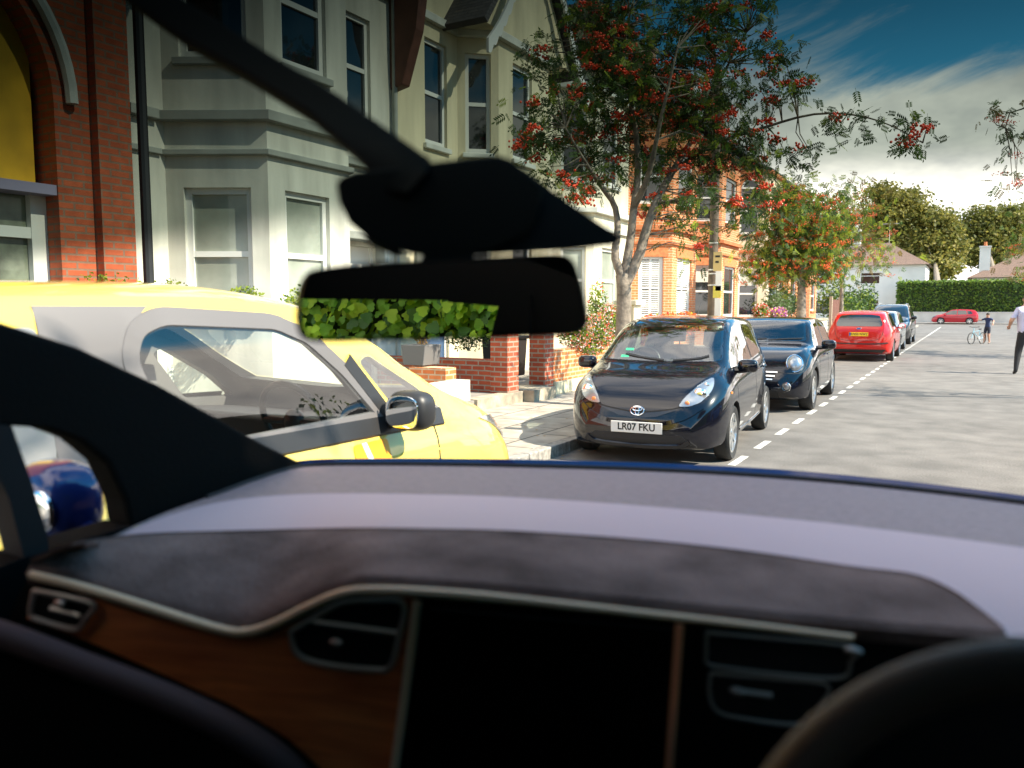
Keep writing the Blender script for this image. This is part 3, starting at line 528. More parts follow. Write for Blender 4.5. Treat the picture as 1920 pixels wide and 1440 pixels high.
def hatch(label, loc, ang, P, S=None, l=1, w=1, h=1, plate=None, rails=False, detail=1, gm=None, group='cars parked along the kerb', rimm=None, fplate=None):
    S = scaled(S or HATCH, l, w, h); gm = gm or M_darkglass; f = lambda pts: [(a * l, b * h) for a, b in pts]; g = lambda pts: [(a * w, b * h) for a, b in pts]
    root = thing('parked_car', label, 'car', loc, ang, group); k = Car(root, S, P); k.wheels(1.28 * l, -1.36 * l, .315, .205, spokes=5 if rimm is None else 8, rim=rimm or M_alloy, rimr=.68); k.finish()
    ws = g([(-.70, 1.05), (0, 1.03), (.70, 1.05), (.58, 1.40), (0, 1.435), (-.58, 1.40)]); k.panel('windscreen', ws, 'front', gm, 1, .003, r=.04)
    rw = g([(-.60, 1.03), (.60, 1.03), (.63, 1.10), (.53, 1.34), (.3, 1.37), (-.3, 1.37), (-.53, 1.34), (-.63, 1.10)]); k.panel('rear_window', rw, 'front', gm, -1, .004, r=.04)
    for sg in (1, -1):
        for p in ([(1.02, .95), (.84, 1.10), (.45, 1.31), (.2, 1.385), (-.18, 1.40), (-.18, .965)], [(-.26, .965), (-.26, 1.40), (-1.0, 1.385), (-1.12, 1.02), (-1.1, .985)], [(-1.18, .995), (-1.10, 1.375), (-1.45, 1.31), (-1.62, 1.10), (-1.58, 1.03)]):
            k.panel('side_window', f(p), 'side', gm, sg, .003, r=.03)
        for p in ([(1.05, .92), (1.02, .6), (.92, .27)], [(-.22, 1.40), (-.22, .8), (-.24, .27)], [(-1.13, 1.0), (-1.05, .7), (-.95, .55), (-.92, .27)]): k.strip('door_seam', f(p), 'side', SEAM, sg, .010, .0008)
        for xx in (-.1, -.95):
            hp, hn = k.hit((xx * l, .84 * h), 'side', sg); MB().tube([hp + Vector((-.08, sg * .025, 0)), hp + Vector((.08, sg * .025, 0))], .013, 6).build('door_handle', P, root, smooth=True, local=True)
        k.mirror(.90 * l, .94 * h, sg, P, .115, .075, .09)
        k.panel('rear_light', g([(sg * .66, .78), (sg * .80, .82), (sg * .80, 1.0), (sg * .70, 1.30), (sg * .635, 1.34), (sg * .66, 1.10)]) if plate else g([(sg * .6, .80), (sg * .82, .84), (sg * .80, 1.02), (sg * .62, 1.0)]), 'front', M_red, -1, .006, step=.05, r=.02)
        hl = g([(sg * .50, .66), (sg * .74, .72), (sg * .80, .84), (sg * .62, .80), (sg * .48, .73)]); q = k.panel('headlight', hl, 'front', M_lamp, 1, .006, step=.05, r=.02); k.panel('lens', hl, 'front', M_lens, 1, .014, step=.05, r=.02, parent=q)
        k.strip('side_moulding', f([(.9, .55), (0, .54), (-.95, .55)]), 'side', P, sg, .05, .012)
        if rails: MB().tube([k.hit((.1 * l, sg * .56), 'top', 1)[0] + Vector((0, 0, -.01)), k.hit((0, sg * .56), 'top', 1)[0] + Vector((0, 0, .05)), k.hit((-1.3 * l, sg * .56), 'top', 1)[0] + Vector((0, 0, .05)), k.hit((-1.45 * l, sg * .56), 'top', 1)[0]], .018, 8).build('roof_rail', M_alloy, root, smooth=True, local=True)
    k.strip('bonnet_seam', g([(-.78, .86), (-.60, .64), (0, .60), (.60, .64), (.78, .86)]), 'front', SEAM, 1, .01, .001, n=40)
    k.panel('grille', g([(-.42, .60), (.42, .60), (.36, .50), (-.36, .50)]), 'front', M_blk, 1, .004, step=.06, r=.02); k.panel('lower_intake', g([(-.55, .24), (.55, .24), (.48, .36), (-.48, .36)]), 'front', M_blk, 1, .004, step=.06, r=.02)
    if fplate: k.plate(0, .44 * h, None, fplate)
    # tail
    k.strip('tailgate_seam', g([(-.64, 1.34), (-.66, 1.0), (-.58, .70), (-.3, .62), (.3, .62), (.58, .70), (.66, 1.0), (.64, 1.34)]), 'front', SEAM, -1, .01, .001, n=50)
    k.strip('bumper_strip', g([(-.80, .56), (-.4, .525), (.4, .525), (.80, .56)]), 'front', M_blk, -1, .03, .012, n=40)
    k.panel('lower_bumper', g([(-.74, .36), (.74, .36), (.62, .235), (-.62, .235)]), 'front', M_blk, -1, .008, step=.06, r=.02)
    if plate:
        k.plate(0, .80 * h, None, plate, True, -1); hp, hn = k.hit((0, .965 * h), 'front', -1); b = MB().ell(hp, (.012, .062, .026), None, 20).build('badge', mat('badge_blue', (.02, .08, .35), .25, coat=1.), root, smooth=True, local=True)
        MB().tube([hp + Vector((-.008, .062 * math.cos(t), .026 * math.sin(t))) for t in np.linspace(0, 2 * math.pi, 25)], .004, 6).build('badge_rim', M_chrome, b, smooth=True, local=True)
        k.panel('rear_shelf_light', g([(-.1, 1.385), (.1, 1.385), (.1, 1.40), (-.1, 1.40)]), 'front', M_red, -1, .006, step=.05)
    return root, k
REDP = paint('red_paint', (.50, .012, .008), .0, .35); SILV = paint('silver_paint', (.36, .38, .39), .7, .35); BLKP = paint('black_paint', (.010, .011, .014), .2, .3); FARRED = paint('crimson_paint', (.42, .015, .025), 0., .4)
UP = math.pi / 2
hatch('red five door hatchback seen from behind with a yellow rear number plate', (-2.79, 27.62, 0), UP + R_(.5), REDP, plate='KN55 NWZ', gm=M_darkglass)
hatch('pale silver hatchback squeezed between the red hatchback and the black off-roader', (-2.90, 32.9, 0), -UP, SILV, l=.93, w=.93, h=.98, fplate='LB04 KYE')
hatch('tall black off-roader with silver roof rails behind the silver hatchback', (-3.02, 40.3, 0), -UP, BLKP, l=1.04, w=1.0, h=1.17, rails=True, fplate='GF08 WUX')
hatch('bright blue hatchback parked across the road from the yellow car, seen only in reflections', (2.72, 9.6, 0), UP, paint('bright_blue_paint', (.02, .17, .62), 0., .3), l=.93, w=.93, h=.98)
hatch('small crimson hatchback parked side on at the far kerb below the long hedge', (-1.15, 90.6, 0), math.pi, FARRED, l=.93, w=.93, h=.98, group='cars parked across the junction')

# --- the yellow car beside us
def yellow_car():
    S = dict(top=[(-1.80, .70), (-1.78, .95), (-1.72, 1.2), (-1.62, 1.45), (-1.45, 1.58), (-1.0, 1.635), (-.3, 1.65), (.2, 1.60), (.5, 1.50), (.85, 1.295), (1.10, 1.165), (1.25, 1.11), (1.45, 1.045), (1.64, .95), (1.78, .81), (1.86, .63), (1.90, .46)],
             belt=[(-1.80, .55), (-1.74, .88), (-1.6, 1.05), (-1.0, 1.045), (.2, 1.02), (.9, 1.01), (1.2, .99), (1.5, .92), (1.72, .78), (1.9, .44)],
             bot=[(-1.80, .40), (-1.7, .26), (-1.4, .20), (1.4, .19), (1.7, .22), (1.82, .26), (1.90, .34)],
             wid=[(-1.80, .60), (-1.74, .72), (-1.6, .78), (-1.2, .82), (.9, .82), (1.35, .81), (1.6, .765), (1.8, .64), (1.90, .50)],
             roof=[(-1.80, .84), (-1.4, .82), (0, .80), (.6, .815), (1.2, .87), (1.90, .8)])
    P = paint('yellow_paint', (.72, .54, .11), 0., .35); root = thing('parked_car', 'bright yellow compact car with grey window pillars close alongside, an orange sticker on its door', 'car', (-2.90, 2.14, 0), UP, 'cars parked along the kerb'); k = Car(root, S, P, True)
    fd = [(.56, 1.085), (.36, 1.30), (.18, 1.44), (.02, 1.50), (-.46, 1.525), (-.56, 1.49), (-.60, 1.40), (-.50, 1.075)]; qt = [(1.02, 1.06), (.68, 1.075), (.45, 1.335), (.52, 1.36), (.84, 1.19)]; rr = [(-.86, 1.12), (-.86, 1.50), (-1.25, 1.48), (-1.42, 1.30), (-1.36, 1.13)]
    ws = [(-.60, 1.16), (0, 1.13), (.60, 1.16), (.56, 1.50), (.3, 1.54), (-.3, 1.54), (-.56, 1.50)]
    cab = body_bm(S, .06, .3, nx=50, sub=3)
    bmesh.ops.bisect_plane(cab, geom=cab.verts[:] + cab.edges[:] + cab.faces[:], plane_co=(1.1, 0, 0), plane_no=(1, 0, 0), clear_outer=True); bmesh.ops.bisect_plane(cab, geom=cab.verts[:] + cab.edges[:] + cab.faces[:], plane_co=(-1.55, 0, 0), plane_no=(-1, 0, 0), clear_outer=True)
    bmesh.ops.holes_fill(cab, edges=[e for e in cab.edges if e.is_boundary]); recalc(cab); k.cutter(cab, mat('cabin_grey', (.16, .155, .15), .8))
    def inn(p, s_): c_ = np.mean(np.array(p), 0); return [tuple(c_ + (np.array(q) - c_) * s_) for q in p]
    for p in (fd, qt, rr): k.cutter(poly_prism_bm(rounded(inn(p, .96), .03), 'side', -1.2, 1.2), M_blk)
    k.cutter(poly_prism_bm(inn(ws, .94), 'front', .1, 2.2), M_blk)
    k.wheels(1.20, -1.25, .29, .175, spokes=6); k.finish()
    GT = mat('grey_door_frame', (.13, .122, .12), .5)
    G2 = glass('bright_car_glass', (.94, .97, .95), 1.1)
    k.panel('windscreen', ws, 'front', G2, 1, .003, r=.03)
    for sg in (-1, 1):
        fr = k.strip('window_surround', rounded(fd, .04), 'side', GT, sg, .055, .008, n=130, closed=True)
        k.panel('door_pillar', [(-.50, 1.05), (-.615, 1.40), (-.575, 1.50), (-.50, 1.555), (-.86, 1.555), (-.86, 1.06)], 'side', GT, sg, .005, step=.06)
        k.panel('side_window', fd, 'side', G2, sg, .003, r=.04); k.panel('quarter_window', qt, 'side', M_carglass, sg, .003, r=.03); k.panel('side_window', rr, 'side', mat('frosted_pane', (.22, .22, .22), .3, coat=.6), sg, .004, r=.04)
        k.strip('black_sill', [(.98, 1.045), (.6, 1.055), (-.52, 1.065)], 'side', M_blk, sg, .07, .009, n=40); k.strip('pillar_trim', [(.62, 1.05), (.50, 1.20), (.38, 1.34)], 'side', M_blk, sg, .06, .010)
        k.mirror(.58, 1.07, sg, M_blk, .10, .085, .07, out=.12); k.strip('door_seam', [(.90, 1.02), (.86, .7), (.78, .28)], 'side', SEAM, sg, .01, .001); k.strip('door_seam', [(-.72, 1.05), (-.74, .6), (-.70, .28)], 'side', SEAM, sg, .01, .001)
        k.strip('rub_strip', [(.8, .62), (0, .62), (-.9, .62)], 'side', mat('rub_grey', (.30, .29, .30), .5), sg, .10, .01, n=30)
        hp, hn = k.hit((-.50, .93), 'side', sg); MB().tube([hp + Vector((-.09, sg * .03, 0)), hp + Vector((.09, sg * .03, 0))], .016, 8).build('door_handle', P, root, smooth=True, local=True)
        hl = [(sg * .44, .74), (sg * .60, .76), (sg * .72, .88), (sg * .745, 1.0), (sg * .66, .97), (sg * .5, .84)]; q = k.panel('headlight', hl, 'front', M_lamp, 1, .006, step=.04, r=.02); k.panel('lens', hl, 'front', M_lens, 1, .014, step=.04, r=.02, parent=q)
    OR = mat('orange_sticker', (.85, .35, .01), .45)
    s1 = k.panel('door_sticker', [(.30, .86), (.52, .86), (.54, 1.0), (.32, 1.0)], 'side', OR, -1, .005, step=.08, r=.02); k.panel('white_stripe', [(.40, .86), (.43, .86), (.40, 1.0), (.37, 1.0)], 'side', M_white, -1, .007, step=.08, parent=s1)
    seats(root, -.02, -.85, .58, .36, mat('seat_grey', (.14, .14, .15), .9)); steer(root, .42, -.36, 1.06)
    MB().prism([(.50, -.70, 1.06), (1.10, -.70, 1.0), (1.10, .70, 1.0), (.50, .70, 1.06)], (0, 0, -.16)).build('dashboard', M_cabin, root, bevel=.03, smooth=True, local=True)
yellow_car()
# ---------------- ground, road, pavements ----------------
def ground_mat(name, c, n1, n2, spots=0, bumps=.3):
    m = bpy.data.materials.new(name); m.use_nodes = True; nt = m.node_tree; N = nt.nodes; L = nt.links; b = N['Principled BSDF']; b.inputs['Roughness'].default_value = .82; b.inputs['Specular IOR Level'].default_value = .35
    tc = N.new('ShaderNodeTexCoord'); mu = None
    for sc_, a, d in ((n1, .78, 3), (n2, .72, 8), (.35, .85, 2)):
        n = N.new('ShaderNodeTexNoise'); n.inputs['Scale'].default_value = sc_; n.inputs['Detail'].default_value = d; L.new(tc.outputs['Object'], n.inputs['Vector'])
        r = N.new('ShaderNodeMapRange'); r.inputs[1].default_value = .3; r.inputs[2].default_value = .7; r.inputs[3].default_value = a; r.inputs[4].default_value = 2 - a; L.new(n.outputs[0], r.inputs[0])
        if mu is None: mu = r.outputs[0]
        else: k = N.new('ShaderNodeMath'); k.operation = 'MULTIPLY'; L.new(mu, k.inputs[0]); L.new(r.outputs[0], k.inputs[1]); mu = k.outputs[0]
    s = N.new('ShaderNodeVectorMath'); s.operation = 'SCALE'; s.inputs[0].default_value = c; L.new(mu, s.inputs[3]); L.new(s.outputs[0], b.inputs['Base Color'])
    n = N.new('ShaderNodeTexNoise'); n.inputs['Scale'].default_value = 90; n.inputs['Detail'].default_value = 3; L.new(tc.outputs['Object'], n.inputs['Vector'])
    bp = N.new('ShaderNodeBump'); bp.inputs['Strength'].default_value = bumps; bp.inputs['Distance'].default_value = .01; L.new(n.outputs[0], bp.inputs['Height']); L.new(bp.outputs[0], b.inputs['Normal']); MATS[name] = m; return m
M_road = ground_mat('asphalt', (.150, .139, .126), 2.2, 60, bumps=.5)
M_pale = ground_mat('worn_asphalt', (.155, .145, .130), 2.0, 55)
def slab_mat(name, c, wdt, hgt):
    m = bpy.data.materials.new(name); m.use_nodes = True; nt = m.node_tree; N = nt.nodes; L = nt.links; b = N['Principled BSDF']; b.inputs['Roughness'].default_value = .85
    tc = N.new('ShaderNodeTexCoord'); mp = N.new('ShaderNodeMapping'); mp.inputs['Rotation'].default_value = (0, 0, R_(90)); L.new(tc.outputs['Object'], mp.inputs[0])
    bt = N.new('ShaderNodeTexBrick'); L.new(mp.outputs[0], bt.inputs['Vector']); bt.inputs['Scale'].default_value = 1; bt.inputs['Brick Width'].default_value = wdt; bt.inputs['Row Height'].default_value = hgt
    bt.inputs['Mortar Size'].default_value = .012; bt.inputs['Color1'].default_value = (*[v * 1.1 for v in c], 1); bt.inputs['Color2'].default_value = (*[v * .82 for v in c], 1); bt.inputs['Mortar'].default_value = (.06, .055, .045, 1)
    n = N.new('ShaderNodeTexNoise'); n.inputs['Scale'].default_value = 3.5; n.inputs['Detail'].default_value = 8; L.new(tc.outputs['Object'], n.inputs['Vector'])
    r = N.new('ShaderNodeMapRange'); r.inputs[1].default_value = .3; r.inputs[2].default_value = .7; r.inputs[3].default_value = .65; r.inputs[4].default_value = 1.25; L.new(n.outputs[0], r.inputs[0])
    s = N.new('ShaderNodeVectorMath'); s.operation = 'SCALE'; L.new(bt.outputs['Color'], s.inputs[0]); L.new(r.outputs[0], s.inputs[3]); L.new(s.outputs[0], b.inputs['Base Color'])
    bp = N.new('ShaderNodeBump'); bp.invert = True; bp.inputs['Strength'].default_value = .4; bp.inputs['Distance'].default_value = .01; L.new(bt.outputs['Fac'], bp.inputs['Height']); L.new(bp.outputs[0], b.inputs['Normal']); return m
M_slab = slab_mat('paving_slabs', (.38, .34, .28), .9, .6)
M_kerb = mat('granite_kerb', (.30, .28, .25), .8, noise=(20, .6, 6))
M_stone = mat('old_stone', (.36, .31, .23), .85, noise=(5, .55, 7), bump=(20, .3))
M_soil = mat('soil', (.10, .075, .05), .95, noise=(6, .6))
XK, XW, XF = -3.70, -5.95, -8.6
def S_(mb, name, m, **k): return tag(mb.build(name, m, **k), kind='structure')
S_(MB().add([(-600, -300, -.06), (600, -300, -.06), (600, 1200, -.06), (-600, 1200, -.06)], [(0, 1, 2, 3)]), 'ground', mat('verge_ground', (.10, .12, .05), .95, noise=(.3, .6)))
S_(MB().box((XK, -30, -.05), (3.6, 80.0, 0)).box((-60, 80.0, -.05), (60, 91.5, 0)), 'road', M_road)
S_(MB().box((XW, -30, -.05), (XK - .13, 78, .12)), 'pavement', M_slab)
S_(MB().box((3.73, -30, -.05), (6.2, 78, .12)), 'pavement', M_slab)
S_(MB().box((-60, 91.63, -.05), (60, 94.5, .12)), 'pavement', mat('concrete_path', (.34, .32, .29), .85, noise=(3, .7)))
kb = MB()
for y in np.arange(-30, 78, .9): kb.box((XK - .13, y + .006, -.05), (XK, y + .894, .122)); kb.box((3.6, y + .006, -.05), (3.73, y + .894, .122))
kb.box((-60, 91.5, -.05), (60, 91.63, .122)); S_(kb, 'kerb', M_kerb, bevel=.012)
S_(MB().box((-8.75, -30, -.04), (XW, 78, .27)), 'forecourt', mat('forecourt_concrete', (.27, .25, .22), .9, noise=(2.5, .65, 7)))
ml = MB(); rnd = random.Random(5)
for i in range(-8, 40):
    y = 8.19 + i * 1.109; ml.add([(-2.015, y - .29, .004), (-1.935, y - .29, .004), (-1.935, y + .29, .004), (-2.015, y + .29, .004)], [(0, 1, 2, 3)])
for (a, b) in ((52.2, 60), (60.3, 76)): ml.add([(-2.0, a, .004), (-1.92, a, .004), (-1.92, b, .004), (-2.0, b, .004)], [(0, 1, 2, 3)])
S_(ml, 'road_markings', mat('worn_white_line', (.62, .60, .55), .7, noise=(14, .55, 8)))


# ---------------- houses ----------------
def frm(p0, U): U = Vector((U[0], U[1])).normalized(); N = Vector((U.y, -U.x)); return lambda u, n, z: (p0[0] + U.x * u + N.x * n, p0[1] + U.y * u + N.y * n, z)
def wall_holes(mb, fr, u0, u1, z0, z1, holes, t=.16):
    us = sorted({u0, u1, *[h[0] for h in holes], *[h[1] for h in holes]}); zs = sorted({z0, z1, *[h[2] for h in holes], *[h[3] for h in holes]})
    for i in range(len(us) - 1):
        for j in range(len(zs) - 1):
            cu = (us[i] + us[i + 1]) / 2; cz = (zs[j] + zs[j + 1]) / 2
            if any(h[0] < cu < h[1] and h[2] < cz < h[3] for h in holes): continue
            for n in (0, -t): mb.add([fr(us[i], n, zs[j]), fr(us[i + 1], n, zs[j]), fr(us[i + 1], n, zs[j + 1]), fr(us[i], n, zs[j + 1])], [(0, 1, 2, 3)])
    for a, b, c, d in list(holes) + [(u0, u1, z0, z1)]:
        q = [(a, c), (b, c), (b, d), (a, d)]
        for k in range(4): p, r = q[k], q[(k + 1) % 4]; mb.add([fr(p[0], 0, p[1]), fr(r[0], 0, r[1]), fr(r[0], -t, r[1]), fr(p[0], -t, p[1])], [(0, 1, 2, 3)])
M_pane = mat('window_pane', (.020, .024, .026), .04, spec=.7, coat=.5, noise=(1.5, .4))
M_paneblind = mat('net_curtain_pane', (.33, .36, .30), .25, coat=1., noise=(2.2, .75))
M_louvre = mat('shutter_white', (.78, .78, .72), .5)
M_frame = mat('painted_frame', (.74, .73, .68), .45)
M_slate = brick('slate_roof', (.075, .07, .075), (.10, .09, .09), (.03, .03, .03), .6, .006)
M_gut = mat('black_gutter', (.02, .02, .022), .5)
def sash(parent, fr, a, b, c, d, style='dark', sill=None, fm=None, rail=.5, arch=False):
    fm = fm or M_frame; w = .075; m = MB(); mid = c + (d - c) * rail; n0, n1 = -.13, -.06
    m.fbox(fr, a, a + w, n0, n1, c, d).fbox(fr, b - w, b, n0, n1, c, d).fbox(fr, a + w, b - w, n0, n1 + .003, c, c + w + .02).fbox(fr, a + w, b - w, n0, n1 + .003, d - w, d).fbox(fr, a + w, b - w, n0, n1 - .006, mid - .035, mid + .035)
    wn = m.build('window', fm, parent)
    MB().fbox(fr, a + w, b - w, -.11, -.10, c + w, d - w).build('pane', M_paneblind if style == 'net' else M_pane, wn)
    if style == 'halfblind': MB().fbox(fr, a + w, b - w, -.098, -.090, mid + (d - mid) * .35, d - w).build('blind', mat('roller_blind', (.62, .60, .50), .8), wn)
    if style == 'shutter':
        s = MB(); k = c + w + .03
        while k < d - w - .03:
            if abs(k - mid) > .07:
                for (p, q) in ((a + w + .05, (a + b) / 2 - .03), ((a + b) / 2 + .03, b - w - .05)): s.fbox(fr, p, q, -.098, -.075, k, k + .035)
            k += .062
        for p in (a + w, (a + b) / 2 - .03, b - w - .05): s.fbox(fr, p, p + .05 if p != (a + b) / 2 - .03 else p + .06, -.10, -.07, c + w + .02, d - w)
        s.build('shutter', M_louvre, wn)
    if sill: MB().fbox(fr, a - .06, b + .06, -.05, .07, c - .09, c).build('sill', sill, wn, bevel=.01)
    return wn
def house(name, label, y0, y1, wm, bay, tm, sty=('dark',) * 6, gable=False, eave=7.9, side='r', zg=(1.42, 3.02), zf=(4.55, 6.15), course=None, doorm=(.05, .09, .16), barge=None, flat=None, cw=.62, upper_wm=None, lint=None, windows=True, group='terraced houses along the street', frontwin=None, chim=True):
    root = thing(name, label, 'house', (XF, (y0 + y1) / 2, .12), 0, group); W_ = MB(); ya, yb, yc, yd, xb = bay; top = 6.75 if not flat else flat
    faces = []
    fc = frm((XF, ya), (xb - XF, yb - ya)); lc = math.hypot(xb - XF, yb - ya); ff = frm((xb, yb), (0, 1)); lf = yc - yb; fe = frm((xb, yc), (XF - xb, yd - yc)); le = math.hypot(XF - xb, yd - yc); fa = frm((XF, 0), (0, 1))
    w1 = min(cw * lc, lc - .3); h1 = [((lc - w1) / 2, (lc + w1) / 2, *zg), ((lc - w1) / 2, (lc + w1) / 2, *zf)]
    fw = frontwin or (lf * .20, lf * .80); h2 = [(*fw, *zg), (*fw, *zf)]; h3 = [((le - w1) / 2, (le + w1) / 2, *zg), ((le - w1) / 2, (le + w1) / 2, *zf)]
    wall_holes(W_, fc, 0, lc, .1, top, h1); wall_holes(W_, ff, 0, lf, .1, top, h2); wall_holes(W_, fe, 0, le, .1, top, h3)
    if side == 'r': da, db = yd + .35, yd + 1.25; wa, wb = yd + .4, min(yd + 1.2, y1 - .35)
    else: db, da = ya - .35, ya - 1.25; wb, wa = ya - .35, ya - 1.05
    hd = [(da, db, .27, 2.55), (wa, wb, *zf)] if windows else []
    wall_holes(W_, fa, y0, ya, .1, eave, [h for h in hd if h[1] < ya]); wall_holes(W_, fa, yd, y1, .1, eave, [h for h in hd if h[0] > yd]); W_.fbox(fa, ya, yd, -.30, -.165, top - .6, eave)
    W_.box((-16.2, y0 + .004, .1), (XF - .30, y1 - .004, eave)); W_.build('wall', wm, root, weld=False)
    k = 0
    for fr, hs in ((fc, h1), (ff, h2), (fe, h3)):
        for h in hs: sash(root, fr, *h, style=sty[k % len(sty)], sill=tm); k += 1
    if windows:
        sash(root, fa, wa, wb, *zf, style='dark', sill=tm); d = MB().fbox(fa, da + .05, db - .05, -.14, -.08, .27, 2.2)
        for (p, q) in ((.35, .95), (1.1, 2.05)): d.fbox(fa, da + .16, db - .16, -.08, -.065, p, q)
        d = d.build('door', paint('door_%d' % int(y0), doorm), root); MB().fbox(fa, da, db, -.13, -.06, 2.2, 2.28).fbox(fa, da, da + .05, -.13, -.06, .27, 2.55).fbox(fa, db - .05, db, -.13, -.06, .27, 2.55).fbox(fa, da + .05, db - .05, -.12, -.10, 2.28, 2.55).build('door_frame', M_frame, d); MB().ell(fa(db - .2, -.04, 1.1), (.03, .03, .03)).build('handle', M_chrome, d, smooth=True)
        MB().fbox(fa, da - .15, db + .15, -.0, .32, 2.62, 2.74).fbox(fa, da - .1, da, 0, .2, 2.3, 2.62).fbox(fa, db, db + .1, 0, .2, 2.3, 2.62).build('door_hood', tm, root, bevel=.015)
    # moulded courses following the bay
    def ring(z0, z1, pr, m, nm):
        o = MB(); P = [Vector((XF, ya)), Vector((xb, yb)), Vector((xb, yc)), Vector((XF, yd))]; c0 = [P[0] + Vector((0, -pr * 1.1)), P[1] + Vector((pr, -pr * .6)), P[2] + Vector((pr, pr * .6)), P[3] + Vector((0, pr * 1.1))]
        o.prism([(p.x, p.y, z0) for p in c0], (0, 0, z1 - z0)); o.fbox(fa, y0, ya - pr, -.01, pr * .8, z0, z1).fbox(fa, yd + pr, y1, -.01, pr * .8, z0, z1); return o.build(nm, m, root, bevel=.01)
    for (z0, z1, pr) in (course or ((3.40, 3.47, .07), (3.80, 3.92, .12))): ring(z0, z1, pr, tm, 'string_course')
    ring(top - .12, top + .02, .12, tm, 'cornice')
    if lint:
        for fr, hs in ((fc, h1), (ff, h2), (fe, h3)):
            for h in hs: MB().fbox(fr, h[0] - .12, h[1] + .12, -.05, .018, h[3], h[3] + .26).build('lintel', lint, root)
    rf = MB().prism([(XF + .32, y0, eave - .02), (-12.4, y0, eave + 3.1), (-16.5, y0, eave - .02), (-16.5, y0, eave + .12), (-12.4, y0, eave + 3.26), (XF + .32, y0, eave + .12)], (0, y1 - y0, 0)).prism([(XF + .3, y0 + .01, eave - .02), (-12.4, y0 + .01, eave + 3.09), (-16.4, y0 + .01, eave - .02)], (0, y1 - y0 - .02, 0))
    rf = rf.build('roof', M_slate, root)
    if chim:
        c = MB().box((-12.9, y0 + .05, eave + 2), (-11.9, y0 + .75, eave + 4.3)).box((-12.98, y0 - .01, eave + 4.3), (-11.82, y0 + .81, eave + 4.45))
        for i in range(3): c.cyl((-12.7 + i * .3, y0 + .4, eave + 4.45), (-12.7 + i * .3, y0 + .4, eave + 4.85), .12, .1, 12)
        c.build('chimney', M_brickdull, rf)
    MB().box((XF + .30, y0, eave - .10), (XF + .42, y1, eave - .01)).build('gutter', M_gut, root); MB().tube([(XF + .08, y1 - .12, .12), (XF + .08, y1 - .12, eave - .25), (XF + .33, y1 - .12, eave - .08)], .045, 10).build('downpipe', tm if upper_wm is None else upper_wm, root, smooth=True)
    if flat: MB().prism([(XF - .2, ya - .1, flat + .02), (xb + .12, yb - .1, flat + .02), (xb + .12, yc + .1, flat + .02), (XF - .2, yd + .1, flat + .02)], (0, 0, .06)).build('bay_roof', M_gut, root)
    if gable:
        ap = (ya + yd) / 2; zt = top + 2.5; x1 = xb + .10; g = MB().prism([(x1, ya - .25, top), (x1, yd + .25, top), (x1, ap, zt)], (-3.2, 0, 0)).build('gable', wm, root)
        MB().prism([(x1 + .25, ya - .45, top - .15), (x1 + .25, ap, zt + .08), (x1 + .25, yd + .45, top - .15), (x1 + .25, yd + .55, top - .08), (x1 + .25, ap, zt + .25), (x1 + .25, ya - .55, top - .08)], (-3.6, 0, 0)).build('gable_roof', M_slate, g)
        bb = MB()
        for s, e in (((ya - .55), ap), ((yd + .55), ap)):
            P = []; Q = []; n = 60
            for i in range(n + 1):
                t = i / n; y = s + (e - s) * t; z = top - .45 + (zt + .2 - top + .45) * t - .35 * math.sin(math.pi * min(t * 1.1, 1)) * (1 - t); P.append((x1 + .28, y, z)); Q.append((x1 + .28, y, z - .24 - .07 * abs(math.sin(i * math.pi / 5))))
            bb.prism(P + Q[::-1], (.05, 0, 0))
        bb.build('bargeboard', barge or M_white, g)
    return root
M_brickred = brick('red_brick', (.33, .055, .022), (.42, .085, .032), (.30, .24, .18))
M_brickor = brick('orange_brick', (.64, .165, .045), (.72, .225, .07), (.60, .42, .26))
M_brickdull = brick('stock_brick', (.30, .17, .10), (.36, .21, .12), (.25, .2, .15))
M_soldier = mat('rubbed_brick', (.62, .20, .07), .8, noise=(12, .7))
M_whiter = mat('white_render', (.68, .66, .57), .8, noise=(3.2, .74, 8, .16), bump=(8, .15))
M_creamr = mat('cream_render', (.70, .62, .42), .8, noise=(3.2, .78, 8, .16), bump=(8, .15))
M_pale_r = mat('pale_render', (.74, .68, .52), .8, noise=(3.2, .78, 8, .16), bump=(8, .15))
M_peach = mat('peach_render', (.76, .63, .44), .8, noise=(3.2, .78, 8, .16), bump=(8, .15))
M_trimw = mat('white_moulding', (.68, .68, .62), .7, noise=(3, .8))
M_trimg = mat('grey_moulding', (.36, .37, .33), .7, noise=(3, .8))
M_trimr = mat('terracotta_moulding', (.52, .17, .06), .75, noise=(5, .75))
M_brown = mat('brown_timber', (.14, .05, .03), .6, noise=(6, .7))
house('bay_house', 'white rendered bay-fronted house beside the red brick house, behind the yellow car', 6.12, 11.2, M_whiter, (6.62, 7.22, 8.70, 9.35, -7.5), M_trimg, ('net', 'dark', 'net', 'dark'), gable=True, cw=.66, frontwin=(.28, 1.08), barge=M_trimw)
house('bay_house', 'yellow-cream rendered house with scalloped white bargeboards above the bay', 11.2, 16.7, M_creamr, (13.1, 13.62, 15.7, 16.3, -8.0), M_trimw, ('dark',) * 4, gable=True, side='l', cw=.66, frontwin=(.55, 1.35), zf=(4.5, 6.35))
house('bay_house', 'pale cream house between the yellow-cream house and the orange brick bays', 16.7, 21.7, M_pale_r, (17.15, 17.72, 19.9, 20.5, -7.8), M_trimw, ('net', 'dark', 'net', 'dark'), flat=6.75, frontwin=(.5, 1.5))
house('bay_house', 'orange brick house whose bay windows have white louvred shutters', 21.7, 27.0, M_brickor, (22.15, 22.92, 25.3, 26.0, -7.6), M_trimr, ('shutter', 'dark', 'shutter', 'dark'), flat=6.9, lint=M_soldier, zg=(1.25, 3.05), cw=.60)
